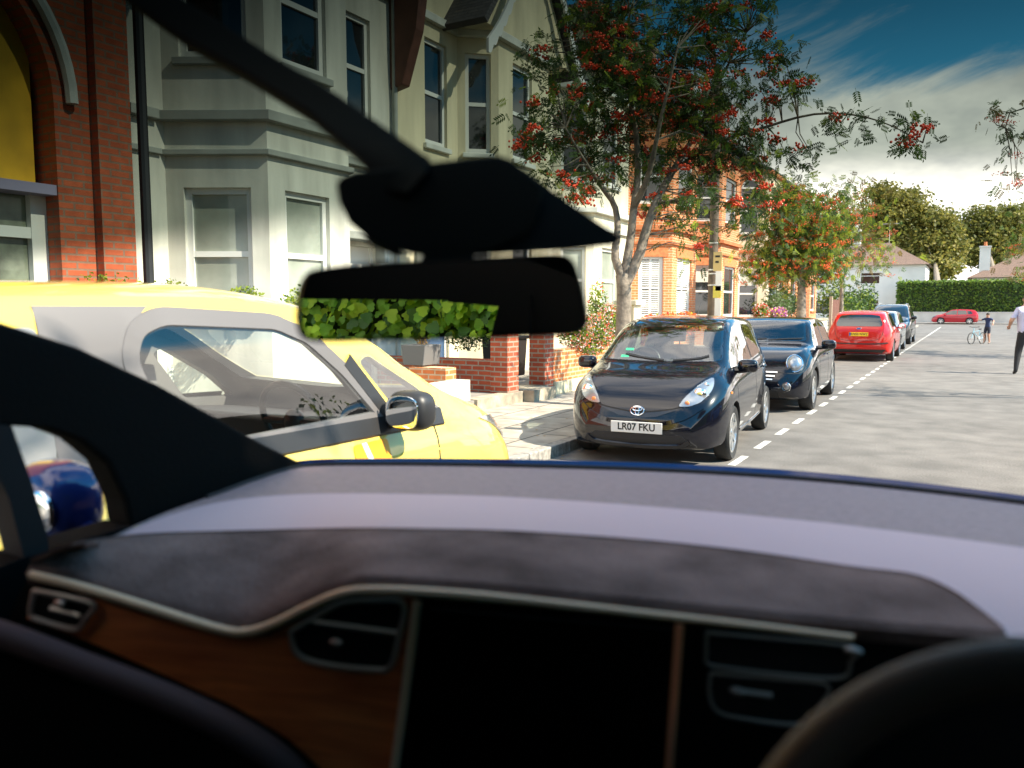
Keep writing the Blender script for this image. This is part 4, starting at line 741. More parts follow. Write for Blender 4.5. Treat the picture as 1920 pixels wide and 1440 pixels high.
house('bay_house', 'orange brick house with dark sash windows behind the timber pole', 27.0, 32.6, M_brickor, (27.5, 28.2, 30.7, 31.4, -7.6), M_trimr, ('halfblind', 'dark', 'dark', 'dark'), flat=6.9, zg=(1.25, 3.05), lint=M_soldier, cw=.60)
fh = house('bay_house', 'cream house with an arched upper window edged in orange brick', 32.6, 38.0, M_peach, (33.3, 34.0, 36.6, 37.4, -7.25), M_trimr, ('halfblind', 'dark', 'dark', 'dark'), flat=7.1, zg=(1.2, 3.1), zf=(4.55, 6.45), cw=.52)
def arch_ring(root, p0, U, cu, zc, r, m):
    fr = frm(p0, U); b = MB(); n = 16
    for i in range(n):
        a, c = math.pi * i / n, math.pi * (i + 1) / n; b.add([fr(cu + math.cos(t) * q, nn, zc + math.sin(t) * q) for nn in (-.02, .05) for t, q in ((a, r), (c, r), (c, r + .22), (a, r + .22))], [(0, 3, 2, 1), (4, 5, 6, 7), (0, 1, 5, 4), (1, 2, 6, 5), (2, 3, 7, 6), (3, 0, 4, 7)])
    b.fbox(fr, cu - r - .22, cu - r, -.02, .05, zc - .9, zc).fbox(fr, cu + r, cu + r + .22, -.02, .05, zc - .9, zc); b.build('arch', m, root)
    c = MB(); P = [(fr(cu + math.cos(math.pi * i / n) * r, -.0, zc + math.sin(math.pi * i / n) * r)) for i in range(n + 1)]
    Q = [fr(cu + math.cos(math.pi * i / n) * r, .012, zc + math.sin(math.pi * i / n) * r) for i in range(n + 1)]; c.prism(P, Vector(Q[0]) - Vector(P[0])); c.build('arched_light', M_pane, root)
    d = MB().tube([fr(cu + math.cos(math.pi * i / n) * (r - .04), .03, zc + math.sin(math.pi * i / n) * (r - .04)) for i in range(n + 1)], .035, 6); d.fbox(fr, cu - r, cu + r, 0.013, .05, zc - .03, zc + .04); d.build('arched_frame', M_frame, root)
lcf = math.hypot(1.35, .7); arch_ring(fh, (XF, 33.3), (1.35, .7), lcf / 2, 6.40, .38, M_soldier)
house('bay_house', 'brick house hidden behind the small berry tree', 38.0, 43.6, M_brickor, (38.7, 39.4, 41.8, 42.6, -7.4), M_trimr, ('dark',) * 4, flat=6.9, lint=M_soldier)
house('bay_house', 'last house of the terrace, orange brick above the wooden gate', 43.6, 50.0, M_brickor, (44.5, 45.2, 47.4, 48.2, -7.4), M_trimr, ('dark',) * 4, flat=6.9)
# red brick house at the near end: pier, arched opening with a yellow blind, white-framed window under it
def near_house():
    root = thing('brick_house', 'red brick house at the near end with a big arched opening and yellow blind', 'house', (-8.2, 2.5, .12), 0, 'terraced houses along the street')
    XN = -8.0; fr = lambda u, n, z: (XN + n, u, z); w = MB()
    ua, ub = 1.97, 4.90; za, zm, zc = 2.62, 2.72, 3.35
    wall_holes(w, fr, -2.5, 5.72, .1, 8.2, [(ua, ub, 1.0, 5.2)], .5); w.box((-16, -2.5, .1), (XN - .8, 5.71, 8.2)); w.fbox(fr, 5.28, 5.66, 0, .12, .1, 8.2)
    # spandrels that turn the square head into an arch
    cx = (ua + ub) / 2; r = (ub - ua) / 2
    for s in (-1, 1): w.prism([fr(cx + s * r * math.cos(t), -.001, 3.6 + 1.45 * math.sin(t)) for t in np.linspace(0, math.pi / 2, 14)] + [fr(cx, -.001, 5.22), fr(cx + s * r, -.001, 5.22)], (-.45, 0, 0))
    w.build('wall', brick('dark_red_brick', (.40, .075, .025), (.48, .10, .035), (.25, .14, .09)), root, weld=False)
    MB().tube([fr(cx + (r + .16) * math.cos(t), .05, 3.6 + 1.62 * math.sin(t)) for t in np.linspace(-.0, math.pi, 30)], .06, 8).build('reflection_arc', M_trimw, root, smooth=True)  # pale arc of a reflection, built as a solid tube
    MB().fbox(fr, ua, ub - .06, -.34, -.28, 2.80, 5.15).build('yellow_blind', mat('amber_blind', (.85, .48, .02), .7, noise=(2.5, .75)), root)
    MB().fbox(fr, ua, ub, -.40, -.02, 2.68, 2.78).build('transom', mat('lilac_transom', (.30, .27, .38), .5), root)
    f = MB().fbox(fr, ub - .16, ub, -.34, -.22, 1.0, 2.68).fbox(fr, ua, ub - .16, -.34, -.23, 2.25, 2.36).fbox(fr, ua, ub - .16, -.34, -.23, 1.0, 1.15).fbox(fr, 3.7, 3.8, -.34, -.232, 1.15, 2.25).build('window', M_frame, root)
    MB().fbox(fr, ua, ub - .16, -.31, -.30, 1.15, 2.68).build('pane', mat('curtained_pane', (.16, .18, .13), .25, coat=.7, noise=(5, .55)), f)
    MB().prism([(XN + .5, -2.5, 8.1), (-12.4, -2.5, 11.2), (-16.4, -2.5, 8.1)], (0, 8.24, 0)).build('roof', M_slate, root); MB().tube([(XN + .12, 5.80, .12), (XN + .12, 5.80, 8.1)], .055, 10).build('downpipe', M_gut, root, smooth=True)
near_house()
# timber bracket at the party line between the white and the yellow-cream house
br = MB().prism([(-8.6, 11.05, 5.2), (-8.35, 11.05, 5.25), (-8.05, 11.05, 6.1), (-7.85, 11.05, 7.4), (-8.6, 11.05, 7.4)], (0, .22, 0)).build('roof_bracket', M_brown, bevel=.02); tag(br, 'brown timber eaves bracket between the white house and the yellow-cream house', 'bracket')
# ---------------- end of the street ----------------
def end_house():
    root = thing('detached_house', 'white detached house with a hipped brown roof facing down the street', 'house', (-8.6, 97, 0)); x0, x1, y0, y1 = -17.5, -4.2, 97.0, 106.0; fr = lambda u, n, z: (x0 + u, y0 - n, z); w = MB()
    hs = [(6.9, 8.9, 4.2, 5.5), (6.6, 8.9, .9, 2.5), (2, 4, 4.2, 5.5), (2, 4, .9, 2.5), (4.9, 5.9, .1, 2.3)]; wall_holes(w, fr, 0, x1 - x0, 0, 6.3, hs, .2); w.box((x0, y0 + .4, 0), (x1, y1, 6.3)); w.build('wall', mat('bright_white_render', (.72, .70, .66), .8, noise=(.8, .9)), root, weld=False)
    for h in hs[:4]: sash(root, fr, *h, style='dark', rail=.7)
    MB().fbox(fr, 4.95, 5.85, -.15, -.1, .1, 2.2).build('door', M_blk, root)
    P = [(x0 - .4, y0 - .4, 6.25), (x1 + .4, y0 - .4, 6.25), (x1 + .4, y1 + .4, 6.25), (x0 - .4, y1 + .4, 6.25)]; q = [(x0 + 4, 101.5, 9.0), (x1 - 4, 101.5, 9.0)]
    rf = MB().add(P + q, [(0, 1, 5, 4), (1, 2, 5), (2, 3, 4, 5), (3, 0, 4), (3, 2, 1, 0)]).build('roof', M_tile, root); MB().box((-12.2, 100.8, 8), (-11.2, 102.0, 10.6)).cyl((-11.7, 101.4, 10.6), (-11.7, 101.4, 11.2), .2).build('chimney', M_trimw, rf)
    MB().tube([(-8.2, 101.5, 9.0), (-8.2, 101.5, 11.2)], .03, 5).tube([(-9.0, 101.5, 11.1), (-7.2, 101.5, 11.1)], .03, 5).tube([(-8.6, 101.2, 11.1), (-8.6, 101.8, 11.1)], .02, 5).tube([(-7.8, 101.2, 11.1), (-7.8, 101.8, 11.1)], .02, 5).build('aerial', M_alloy, root)
M_tile = brick('brown_tiles', (.21, .13, .10), (.25, .16, .12), (.12, .08, .06), .5, .02)
end_house()
def bungalow():
    root = thing('bungalow', 'white house with a low hipped roof and a tall white chimney behind the hedge', 'house', (6, 99, 0)); x0, x1, y0, y1 = .2, 15.0, 99.0, 108.0; fr = lambda u, n, z: (x0 + u, y0 - n, z); w = MB(); hs = [(3.4, 5.6, 3.3, 4.4), (9, 11, 3.3, 4.4)]
    wall_holes(w, fr, 0, x1 - x0, 0, 4.85, hs, .2); w.box((x0, y0 + .4, 0), (x1, y1, 4.85)); w.build('wall', mat('bright_white_render'), root, weld=False)
    for h in hs: sash(root, fr, *h, style='dark', rail=.6)
    P = [(x0 - .5, y0 - .5, 4.8), (x1 + .5, y0 - .5, 4.8), (x1 + .5, y1 + .5, 4.8), (x0 - .5, y1 + .5, 4.8)]; q = [(x0 + 6.0, 103.5, 8.3), (x1 - 4.5, 103.5, 8.3)]
    rf = MB().add(P + q, [(0, 1, 5, 4), (1, 2, 5), (2, 3, 4, 5), (3, 0, 4), (3, 2, 1, 0)]).build('roof', M_tile, root); c = MB().box((.75, 99.6, 4.5), (1.75, 100.6, 8.0)).box((.68, 99.53, 8.0), (1.82, 100.67, 8.15)).build('chimney', mat('bright_white_render'), rf); MB().cyl((1.25, 100.1, 8.15), (1.25, 100.1, 8.6), .18, .14, 12).build('chimney_pot', M_trimr, c)
bungalow()
lw = MB().box((-6.6, 93.9, .1), (30, 94.2, 1.1)).box((-6.66, 93.86, 1.1), (30, 94.24, 1.2)).build('garden_wall', mat('pale_far_wall', (.50, .48, .44), .85, noise=(1, .85)), bevel=.01); tag(lw, 'long low pale wall under the clipped hedge across the junction', 'wall')

# ---------------- forecourt walls ----------------
def gwall(label, boxes, m, cap=None, capm=None, cat='wall', name='garden_wall'):
    root = thing(name, label, cat, (boxes[0][0][0], boxes[0][0][1], .12)); w = MB()
    for a, b in boxes: w.box(a, b)
    w.build('masonry', m, root, weld=False, bevel=.004)
    if cap:
        c = MB()
        for a, b in cap: c.box(a, b)
        c.build('coping', capm or M_stone, root, bevel=.01)
    return root
wr = gwall('low white painted wall in front of the white house, beside the yellow car', [((-6.22, 6.3, .12), (-6.0, 9.42, .56))], M_whiter)
gwall('short course of orange bricks capping the corner of the white house forecourt', [((-7.1, 9.48, .27), (-6.45, 9.75, .70))], M_brickor)
gwall('knee high red brick wall dividing two forecourts, at right angles to the street', [((-8.5, 10.48, .27), (-6.25, 10.70, .77))], M_brickred)
gwall('square red brick gate pier at the end of the knee high dividing wall', [((-6.26, 10.40, .27), (-5.96, 10.74, 1.50))], M_brickred, [((-6.32, 10.34, 1.50), (-5.90, 10.80, 1.60))])
gwall('square red brick gate pier where the sunny flower-topped wall begins', [((-6.24, 11.60, .27), (-5.95, 11.92, 1.50))], M_brickred, [((-6.30, 11.54, 1.50), (-5.89, 11.98, 1.60))])
sw = gwall('sunlit low brick wall with a cream rendered base under the flowers', [((-6.17, 11.93, .33), (-5.97, 15.3, .86))], M_brickor, [((-6.22, 11.93, .12), (-5.91, 15.3, .33))], M_creamr)
gwall('square cream gate pier just beyond the flower-topped wall', [((-6.25, 15.45, .12), (-5.9, 15.85, 1.62))], M_pale_r, [((-6.32, 15.38, 1.62), (-5.83, 15.92, 1.72))], M_pale_r)
gwall('cream rendered low wall in front of the shuttered brick house', [((-6.2, 22.2, .12), (-6.0, 26.6, 1.12))], M_pale_r, [((-6.25, 22.2, 1.12), (-5.95, 26.6, 1.2))], M_pale_r)
gwall('low weathered brick wall under the flower pots beyond the timber pole', [((-6.2, 27.2, .12), (-6.0, 37.6, 1.0))], M_brickdull, [((-6.25, 27.2, 1.0), (-5.95, 37.6, 1.08))])
gwall('low wall before the terrace end, half hidden by the dark cars', [((-6.2, 38.4, .12), (-6.0, 42.0, 1.0))], M_pale_r, [((-6.25, 38.4, 1.0), (-5.95, 42.0, 1.08))])
st = gwall('stone threshold step between the two red brick gate piers', [((-6.35, 10.80, .12), (-5.72, 11.55, .30))], M_stone, cat='step', name='doorstep')
gwall('long rounded stone edging below the dividing wall', [((-6.12, 9.45, .10), (-5.90, 10.78, .285))], M_stone, cat='kerb edging', name='stone_edging')
bn = thing('wheelie_bin', 'black bin with pale markings seen between the brick gate piers', 'bin', (-7.3, 12.6, .27)); MB().prism([(-7.6, 12.4, .33), (-7.05, 12.4, .33), (-7.0, 12.4, 1.0), (-7.65, 12.4, 1.0)], (0, .55, 0)).build('bin_body', M_blk, bn, bevel=.02); MB().box((-7.68, 12.36, 1.0), (-6.97, 13.0, 1.06)).build('lid', M_blk, bn, bevel=.015)
MB().cyl((-7.5, 12.9, .35), (-7.5, 13.0, .35), .1).build('wheel', M_rub, bn); MB().tube([(-7.30, 12.395, .60), (-7.2, 12.395, .52), (-7.28, 12.395, .46), (-7.15, 12.395, .38)], .02, 6).build('marking', mat('pale_yellow_mark', (.7, .65, .3), .6), bn)
pl = thing('planter', 'grey square planter holding a small orange shrub on the white house forecourt', 'planter', (-7.25, 9.65, .27))
MB().prism([(-7.22, 9.5, .72), (-6.86, 9.5, .72), (-6.82, 9.5, 1.02), (-7.26, 9.5, 1.02)], (0, .42, 0)).build('pot', mat('grey_pot', (.13, .125, .12), .7), pl, bevel=.01)
MB().box((-7.12, 9.58, .27), (-6.96, 9.84, .72)).build('stand', M_brickor, pl)
# wood fence panels at the terrace end
fe = thing('wooden_gate', 'slatted brown timber side gate near the red hatchback', 'gate', (-5.9, 43.0, .12)); g = MB()
for i in range(9): g.box((-6.02, 43.0 + i * .33, .14), (-5.97, 43.30 + i * .33, 2.0))
g.build('boards', M_brown, fe); MB().box((-6.06, 42.85, .12), (-5.93, 42.98, 2.15)).box((-6.06, 46.0, .12), (-5.93, 46.13, 2.15)).build('gatepost', mat('pale_post', (.5, .42, .3), .8), fe)
# timber pole with notices
po = thing('telegraph_pole', 'dark timber telegraph pole with yellow and white notices strapped to it', 'pole', (-5.7, 20.5, .12)); b0 = aX(1335, 600, -5.75); px, py = b0.x, b0.y; po.location = (px, py, .12)
MB().cyl((px, py, .1), (px, py, 7.6), .125, .10, 20).build('pole', mat('weathered_timber', (.115, .085, .06), .85, noise=(7, .55, 8), bump=(25, .4)), po, smooth=True)
for z in (2.13, 2.42, 2.52, 3.2): MB().cyl((px, py, z), (px, py, z + .03), .128, .128, 20).build('band', M_alloy, po)
def notice(x0, x1, z0, z1, m, lines=0, dn=0.):
    o = MB().box((px + x0, py - .15 - dn, z0), (px + x1, py - .135 - dn, z1)).build('notice', m, po)
    for i in range(lines): MB().box((px + x0 + .05, py - .156 - dn, z1 - .14 - i * .14), (px + x1 - .05 - .03 * (i % 2), py - .151 - dn, z1 - .09 - i * .14)).build('print', M_ink, o)
notice(.04, .26, 2.50, 2.98, mat('notice_buff', (.58, .42, .17), .7), 2); notice(.11, .27, 2.0, 2.49, M_white); notice(.05, .25, 1.82, 2.12, mat('notice_yellow', (.62, .52, .08), .6)); notice(.10, .26, 1.1, 1.81, M_white)
# ---------------- foliage ----------------
def leafmat(name, col, tr=.35, rough=.55): return mat(name, col, rough, trans=tr, noise=(2.0, .65))
L_dk = leafmat('leaf_dark', (.040, .078, .018), .4); L_md = leafmat('leaf_green', (.085, .165, .028), .45); L_yl = leafmat('leaf_yellow_green', (.30, .38, .04), .5); L_or = leafmat('leaf_olive', (.20, .15, .035)); L_far = leafmat('leaf_far', (.20, .21, .05), .5); L_far2 = leafmat('leaf_far_olive', (.38, .33, .08), .5)
M_bark = mat('bark', (.23, .19, .145), .9, noise=(9, .5, 8), bump=(22, .6)); M_berry = mat('berry_red', (.95, .085, .02), .35, coat=.4); M_berryo = mat('berry_orange', (.80, .13, .015), .3, coat=.5)
def rotmats(rng, n, droop=0.):
    a = rng.uniform(0, 2 * np.pi, n); t = rng.normal(-droop, .55, n); r = rng.uniform(0, 2 * np.pi, n)
    d = np.stack([np.cos(a) * np.cos(t), np.sin(a) * np.cos(t), np.sin(t)], 1); h = np.stack([-np.sin(a), np.cos(a), np.zeros(n)], 1); up = np.cross(d, h)
    s = h * np.cos(r * .35)[:, None] + up * np.sin(r * .35)[:, None]; u = np.cross(d, s); return np.stack([d, s, u], 2)
def scatter(name, pos, tmplV, tmplF, mats, parent, rng, smin=.8, smax=1.2, droop=.4, wts=None):
    n = len(pos); Mx = rotmats(rng, n, droop); s = rng.uniform(smin, smax, n); V = np.einsum('nij,kj->nki', Mx, tmplV) * s[:, None, None] + pos[:, None, :]
    k = len(tmplV); F = (tmplF[None] + (np.arange(n) * k)[:, None, None]).reshape(-1, tmplF.shape[1]); o = npmesh(name, V.reshape(-1, 3), F, mats, parent)
    if len(mats) > 1: mi = rng.choice(len(mats), n, p=wts); o.data.polygons.foreach_set('material_index', np.repeat(mi, len(tmplF)).astype(np.int32))
    return o
def pinnate(L=.17, pairs=5, l=.055, w=.019):
    V = []; F = []
    def leaf(p, d, lift):
        d = np.array(d) / np.linalg.norm(d); q = np.array([-d[1], d[0], 0]); k = len(V); p = np.array([p, 0, 0.])
        V.extend([p, p + d * l * .5 + q * w / 2 + [0, 0, lift], p + d * l, p + d * l * .5 - q * w / 2 + [0, 0, lift]]); F.append([k, k + 1, k + 2, k + 3])
    for i in range(pairs):
        x = L * (.25 + .7 * i / pairs)
        for s in (1, -1): leaf(x, (.55, s * 1., -.15), .004)
    leaf(L * .95, (1, 0, -.1), .004); V.extend([np.array([0, -.002, 0]), np.array([L, -.001, 0]), np.array([L, .001, 0]), np.array([0, .002, 0])]); F.append([len(V) - 4, len(V) - 3, len(V) - 2, len(V) - 1]); return np.array(V), np.array(F)
QUAD = (np.array([[0, 0, 0], [.5, .28, .05], [1, 0, -.05], [.5, -.28, .05]]), np.array([[0, 1, 2, 3]]))
def berries_mesh(name, centres, rng, r=.006, n=26, spread=.045, m=None, parent=None):
    bm = bmesh.new(); bmesh.ops.create_icosphere(bm, subdivisions=1, radius=1); V0 = np.array([v.co[:] for v in bm.verts]); F0 = np.array([[v.index for v in f.verts] for f in bm.faces]); bm.free(); P = []
    for c in centres:
        k = int(n * rng.uniform(.6, 1.3)); q = rng.normal(0, 1, (k, 3)) * np.array([spread, spread, spread * .45]); P.append(np.array(c) + q)
    P = np.vstack(P); R = rng.uniform(.8, 1.25, len(P)) * r; V = V0[None] * R[:, None, None] + P[:, None]; F = (F0[None] + (np.arange(len(P)) * len(V0))[:, None, None]).reshape(-1, 3); return npmesh(name, V.reshape(-1, 3), F, m, parent, smooth=True)
def clumps(rng, blobs, per):
    """blobs: (centre, (rx,ry,rz)) in metres; clump centres biased to the outside of each blob"""
    out = []
    for c, r in blobs:
        k = max(2, int(per * (r[0] * r[1] * r[2]) ** (2 / 3))); d = rng.normal(0, 1, (k, 3)); d /= np.linalg.norm(d, axis=1)[:, None]; q = rng.uniform(.25, 1.0, k) ** .6; out.append(np.array(c) + d * q[:, None] * np.array(r))
    return np.vstack(out)
def px_blobs(L, depth, spread=1.0):
    o = []
    for b in L:
        x, y, rx, ry = b[:4]; dd = depth + (b[4] if len(b) > 4 else 0); s = dd / FOC; c = aD(x, y, dd); o.append((np.array(c[:]), (rx * s, rx * s * spread, ry * s)))
    return o
def twigs(mb, rng, limbs, cl, r0=.012, jitter=.05):
    nodes = np.vstack(limbs)
    for c in cl:
        d = np.linalg.norm(nodes - c, axis=1) + .6 * np.maximum(0, nodes[:, 2] - c[2]); p = nodes[np.argmin(d)]; m = (p + c) / 2 + rng.normal(0, jitter, 3) + [0, 0, .06]; mb.tube([Vector(p), Vector(m), Vector(c)], [r0, r0 * .65, r0 * .3], 5, cap=False)
def berry_tree(name, label, limbs, radii, blobs, per, leaves_per, rng, mats, wts, bm, nb, scale=1., br=.0065, bspread=.045, twig=.012, group='berry trees along the pavement', sag=.0, tm=None, bn=26, cs=.17):
    base = limbs[0][0]; root = thing(name, label, 'tree', tuple(base), 0, group); mb = MB(); LN = []
    for l, rr in zip(limbs, radii):
        P = spline(l, 18); mb.tube([Vector(p) for p in P], list(np.interp(np.linspace(0, 1, 18), np.linspace(0, 1, len(rr)), rr)), 12); LN.append(P[6:] if l is limbs[0] else P)
    cl = clumps(rng, blobs, per); twigs(mb, rng, LN, cl, twig); mb.build('trunk', M_bark, root, smooth=True, weld=False, angle=60)
    pos = np.repeat(cl, leaves_per, 0) + rng.normal(0, cs * scale, (len(cl) * leaves_per, 3)); V, F = pinnate(.17 * scale, 5, .058 * scale, .022 * scale) if tm is None else tm
    scatter('crown', pos, V, F, mats, root, rng, .75, 1.25, .5, wts)
    k = rng.choice(len(cl), min(nb, len(cl)), replace=False); bc = cl[k] + rng.normal(0, .10 * scale, (len(k), 3)) - [0, 0, .06]
    b = berries_mesh('berries', bc, rng, br, bn, bspread, bm, root); b['kind'] = 'stuff'; return root
rng = np.random.default_rng(7)
def P3(l, D): return [tuple(aD(x, y, D + (d[0] if d else 0))) for x, y, *d in l]
gb = aX(1166, 700, -4.35); D1 = (gb - EYE).dot(cF)
tb = [(gb.x, gb.y, .1)] + P3([(1166, 660), (1169, 600), (1170, 545), (1167, 515)], D1)
lA = P3([(1167, 520), (1153, 480), (1158, 430), (1152, 385), (1128, 350, -.3), (1095, 300, -.6), (1060, 240, -.8)], D1); lB = P3([(1170, 520), (1182, 450), (1188, 390), (1196, 320), (1190, 230, -.2), (1170, 120, -.3), (1180, 20, -.2)], D1)
lC = P3([(1174, 530), (1198, 480), (1212, 430), (1230, 380), (1262, 320, .2), (1310, 240, .3), (1350, 150, .3), (1400, 60, .2)], D1); lD = P3([(1262, 320, .2), (1340, 270, .3), (1430, 240, .2), (1520, 215, 0), (1600, 215, -.2), (1670, 235, -.3), (1730, 268, -.4)], D1)
lE = P3([(1188, 390), (1215, 330, -.4), (1240, 220, -.8), (1270, 90, -1)], D1)
bl = px_blobs([(1240, 170, 150, 130), (1130, 170, 110, 120, -.3), (1360, 150, 130, 110), (1200, 30, 150, 70), (1340, 30, 120, 60), (1040, 250, 75, 75, -.6), (1080, 335, 75, 32, -.8), (1300, 300, 110, 55), (1410, 290, 70, 50), (1460, 150, 55, 50), (1290, 385, 90, 28), (1500, 285, 45, 22), (1150, 310, 70, 50), (1020, 110, 50, 40), (1590, 225, 55, 20, -.2), (1670, 235, 40, 16, -.3), (1725, 265, 18, 9, -.4), (1315, 440, 16, 26), (1420, 370, 55, 26), (1375, 420, 26, 22), (1120, 60, 70, 50)], D1, .9)
berry_tree('rowan_tree', 'large dark rowan with a forked grey trunk and red berries beside the black hatchback', [tb, lA, lB, lC, lD, lE], [[.135, .115, .105, .11, .10], [.07, .05, .04, .025, .012], [.07, .055, .04, .028, .010], [.08, .065, .045, .025, .010], [.035, .025, .018, .012, .005], [.05, .03, .012]], bl, 50, 13, rng, [L_dk, L_md, L_yl], [.42, .44, .14], M_berry, 200, br=.019, bspread=.062, cs=.14)
gb = aX(1503, 600, -4.45); D2 = (gb - EYE).dot(cF)
tb = [(gb.x, gb.y, .1)] + P3([(1503, 560), (1502, 520), (1500, 480)], D2); l2 = [tb, P3([(1501, 500), (1470, 450), (1445, 420)], D2), P3([(1500, 480), (1530, 430), (1550, 380)], D2)]
berry_tree('rowan_tree', 'middle berry tree thick with orange berries behind the retro hatchback', l2, [[.17, .15, .12, .08], [.07, .04, .02], [.07, .04, .02]], px_blobs([(1500, 425, 85, 70), (1440, 480, 42, 52), (1550, 415, 42, 55), (1505, 500, 75, 32), (1475, 365, 48, 24), (1530, 470, 60, 40), (1420, 505, 26, 20)], D2, .8), 60, 14, rng, [L_md, L_yl, L_dk], [.45, .42, .13], M_berryo, 330, 1.35, .019, .085, cs=.18)
gb = aX(1578, 580, -4.5); D3 = (gb - EYE).dot(cF)
tb = [(gb.x, gb.y, .1)] + P3([(1578, 560), (1578, 530), (1576, 500)], D3); l3 = [tb, P3([(1577, 530), (1590, 500), (1600, 450)], D3), P3([(1577, 520), (1560, 480), (1565, 430)], D3)]
berry_tree('rowan_tree', 'farthest berry tree on the left, its leaves turning olive and orange', l3, [[.11, .09, .07, .05], [.05, .03, .015], [.05, .03, .015]], px_blobs([(1610, 410, 50, 62), (1640, 460, 32, 50), (1590, 365, 38, 28), (1580, 470, 42, 36), (1660, 500, 16, 24)], D3, .8), 20, 13, rng, [L_or, L_yl, L_md], [.36, .34, .30], M_berryo, 110, 1.6, .016, .10, cs=.24)
# right-hand trees, only their fringes reach into view
tb = [(4.6, 17.0, .1), (4.6, 17.0, 1.5), (4.5, 17.0, 2.6)]
rb = [(np.array((4.6, 17.0, 5.4)), (1.0, 1.1, .9))] + px_blobs([(1890, 235, 28, 32), (1902, 290, 22, 40), (1875, 215, 22, 14), (1905, 345, 14, 20), (1935, 230, 40, 60)], 13.5, .8)
berry_tree('rowan_tree', 'near tree on the right whose sprays of leaves hang into the sky', [tb, [(4.5, 17, 2.6), (3.9, 16.6, 3.6), (2.8, 16.0, 4.6), tuple(aD(1925, 200, 13.5)), tuple(aD(1885, 240, 13.5))], [(4.5, 17, 2.6), (4.8, 17.2, 4), (4.7, 17.3, 5.5)]], [[.12, .1, .09], [.06, .04, .02, .01], [.06, .04, .02]], rb, 18, 9, rng, [L_or, L_md, L_dk], [.3, .4, .3], M_berry, 26, 1., .010, .06)
tb = [(4.7, 31, .1), (4.7, 31, 1.6), (4.5, 31, 2.8)]
berry_tree('rowan_tree', 'round green tree at the right edge with orange berries, lower than the near one', [tb, [(4.5, 31, 2.8), (3.6, 31, 3.4), (2.6, 31, 3.8)], [(4.5, 31, 2.8), (4.7, 31, 4.3)]], [[.12, .1, .09], [.06, .04, .02], [.06, .04]], px_blobs([(1915, 480, 32, 42), (1945, 470, 40, 50), (1925, 520, 22, 24)], 27.5, .8) + [(np.array((4.3, 31, 4.0)), (1.5, 1.6, 1.2))], 18, 13, rng, [L_md, L_or, L_yl], [.5, .3, .2], M_berryo, 40, 1.4, .014, .08)
tb = [(3.98, 1.3, .1), (3.98, 1.3, 1.6), (4.0, 1.3, 3.2)]  # unseen tree added to block direct sun from our dashboard
berry_tree('rowan_tree', 'unseen shade tree added on the driver side pavement to keep sun off the dash', [tb, [(4.0, 1.3, 3.2), (3.6, 1.0, 4.2), (3.2, .6, 5.2)], [(4.0, 1.3, 3.2), (4.6, 1.7, 4.3), (4.8, 2.0, 5.6)], [(4.0, 1.3, 3.2), (4.1, .8, 4.4), (4.3, .2, 5.6)]], [[.12, .1, .09], [.06, .04, .02], [.06, .04, .02], [.06, .04, .02]], [(np.array((4.3, 1.0, 5.15)), (1.9, 2.1, 1.35)), (np.array((3.6, .2, 5.0)), (1.2, 1.4, 1.1)), (np.array((4.6, 2.4, 4.9)), (1.5, 1.2, 1.1))], 120, 18, np.random.default_rng(77), [L_md, L_dk, L_yl], [.5, .35, .15], M_berry, 60, 1.25, .010, .06)
# tall trees far behind
def far_tree(label, blobs, base, m, w, seed):
    r = np.random.default_rng(seed); root = thing('tall_tree', label, 'tree', base, 0, 'tall trees behind the far houses'); mb = MB(); top = np.mean([b[0] for b in blobs], 0)
    l = [np.array([base, (base[0], base[1], 3), tuple(top - [0, 0, 2.0]), tuple(top + [0, 0, 2])])]; mb.tube([Vector(p) for p in spline(l[0], 12)], list(np.linspace(.55, .12, 12)), 9); cl = clumps(r, blobs, 11.0)
    twigs(mb, r, [spline(l[0], 12)[4:]], cl[::6], .09, .4); mb.build('trunk', M_bark, root, smooth=True, weld=False); n = 42; pos = np.repeat(cl, n, 0) + r.normal(0, .62, (len(cl) * n, 3)) * [1, 1, .75]
    scatter('crown', pos, QUAD[0] * .55, QUAD[1], m, root, r, .6, 1.3, .3, w)
DF = 112
far_tree('tallest broad tree right behind the white detached house', px_blobs([(1668, 400, 40, 45), (1700, 400, 38, 45), (1650, 450, 30, 40), (1690, 470, 50, 45), (1655, 360, 22, 20)], DF, .8), (-8.5, 112.0, 0), [L_far, L_far2], [.45, .55], 1)
far_tree('broad tree between the white detached house and the bungalow', px_blobs([(1750, 430, 42, 40), (1725, 470, 40, 42), (1778, 465, 28, 40), (1752, 500, 45, 30), (1765, 410, 22, 20)], DF - 2, .8), (-3.2, 110.0, 0), [L_far, L_far2], [.55, .45], 2)
far_tree('dark broad tree rising over the bungalow chimney', px_blobs([(1845, 425, 38, 38), (1880, 420, 36, 36), (1830, 460, 24, 40), (1870, 470, 50, 34)], DF + 2, .8), (3.2, 114.0, 0), [L_far, L_far2], [.75, .25], 3)
far_tree('broad tree at the far right above the bungalow roof', px_blobs([(1925, 430, 34, 45), (1950, 420, 34, 40), (1935, 470, 40, 36)], DF + 6, .8), (8.0, 118.0, 0), [L_far, L_far2], [.7, .3], 4)
far_tree('distant treetop seen over the terrace end, left of the tallest tree', px_blobs([(1600, 440, 44, 50), (1560, 440, 36, 44)], DF + 10, .8), (-15.5, 120.0, 0), [L_far, L_far2], [.5, .5], 5)
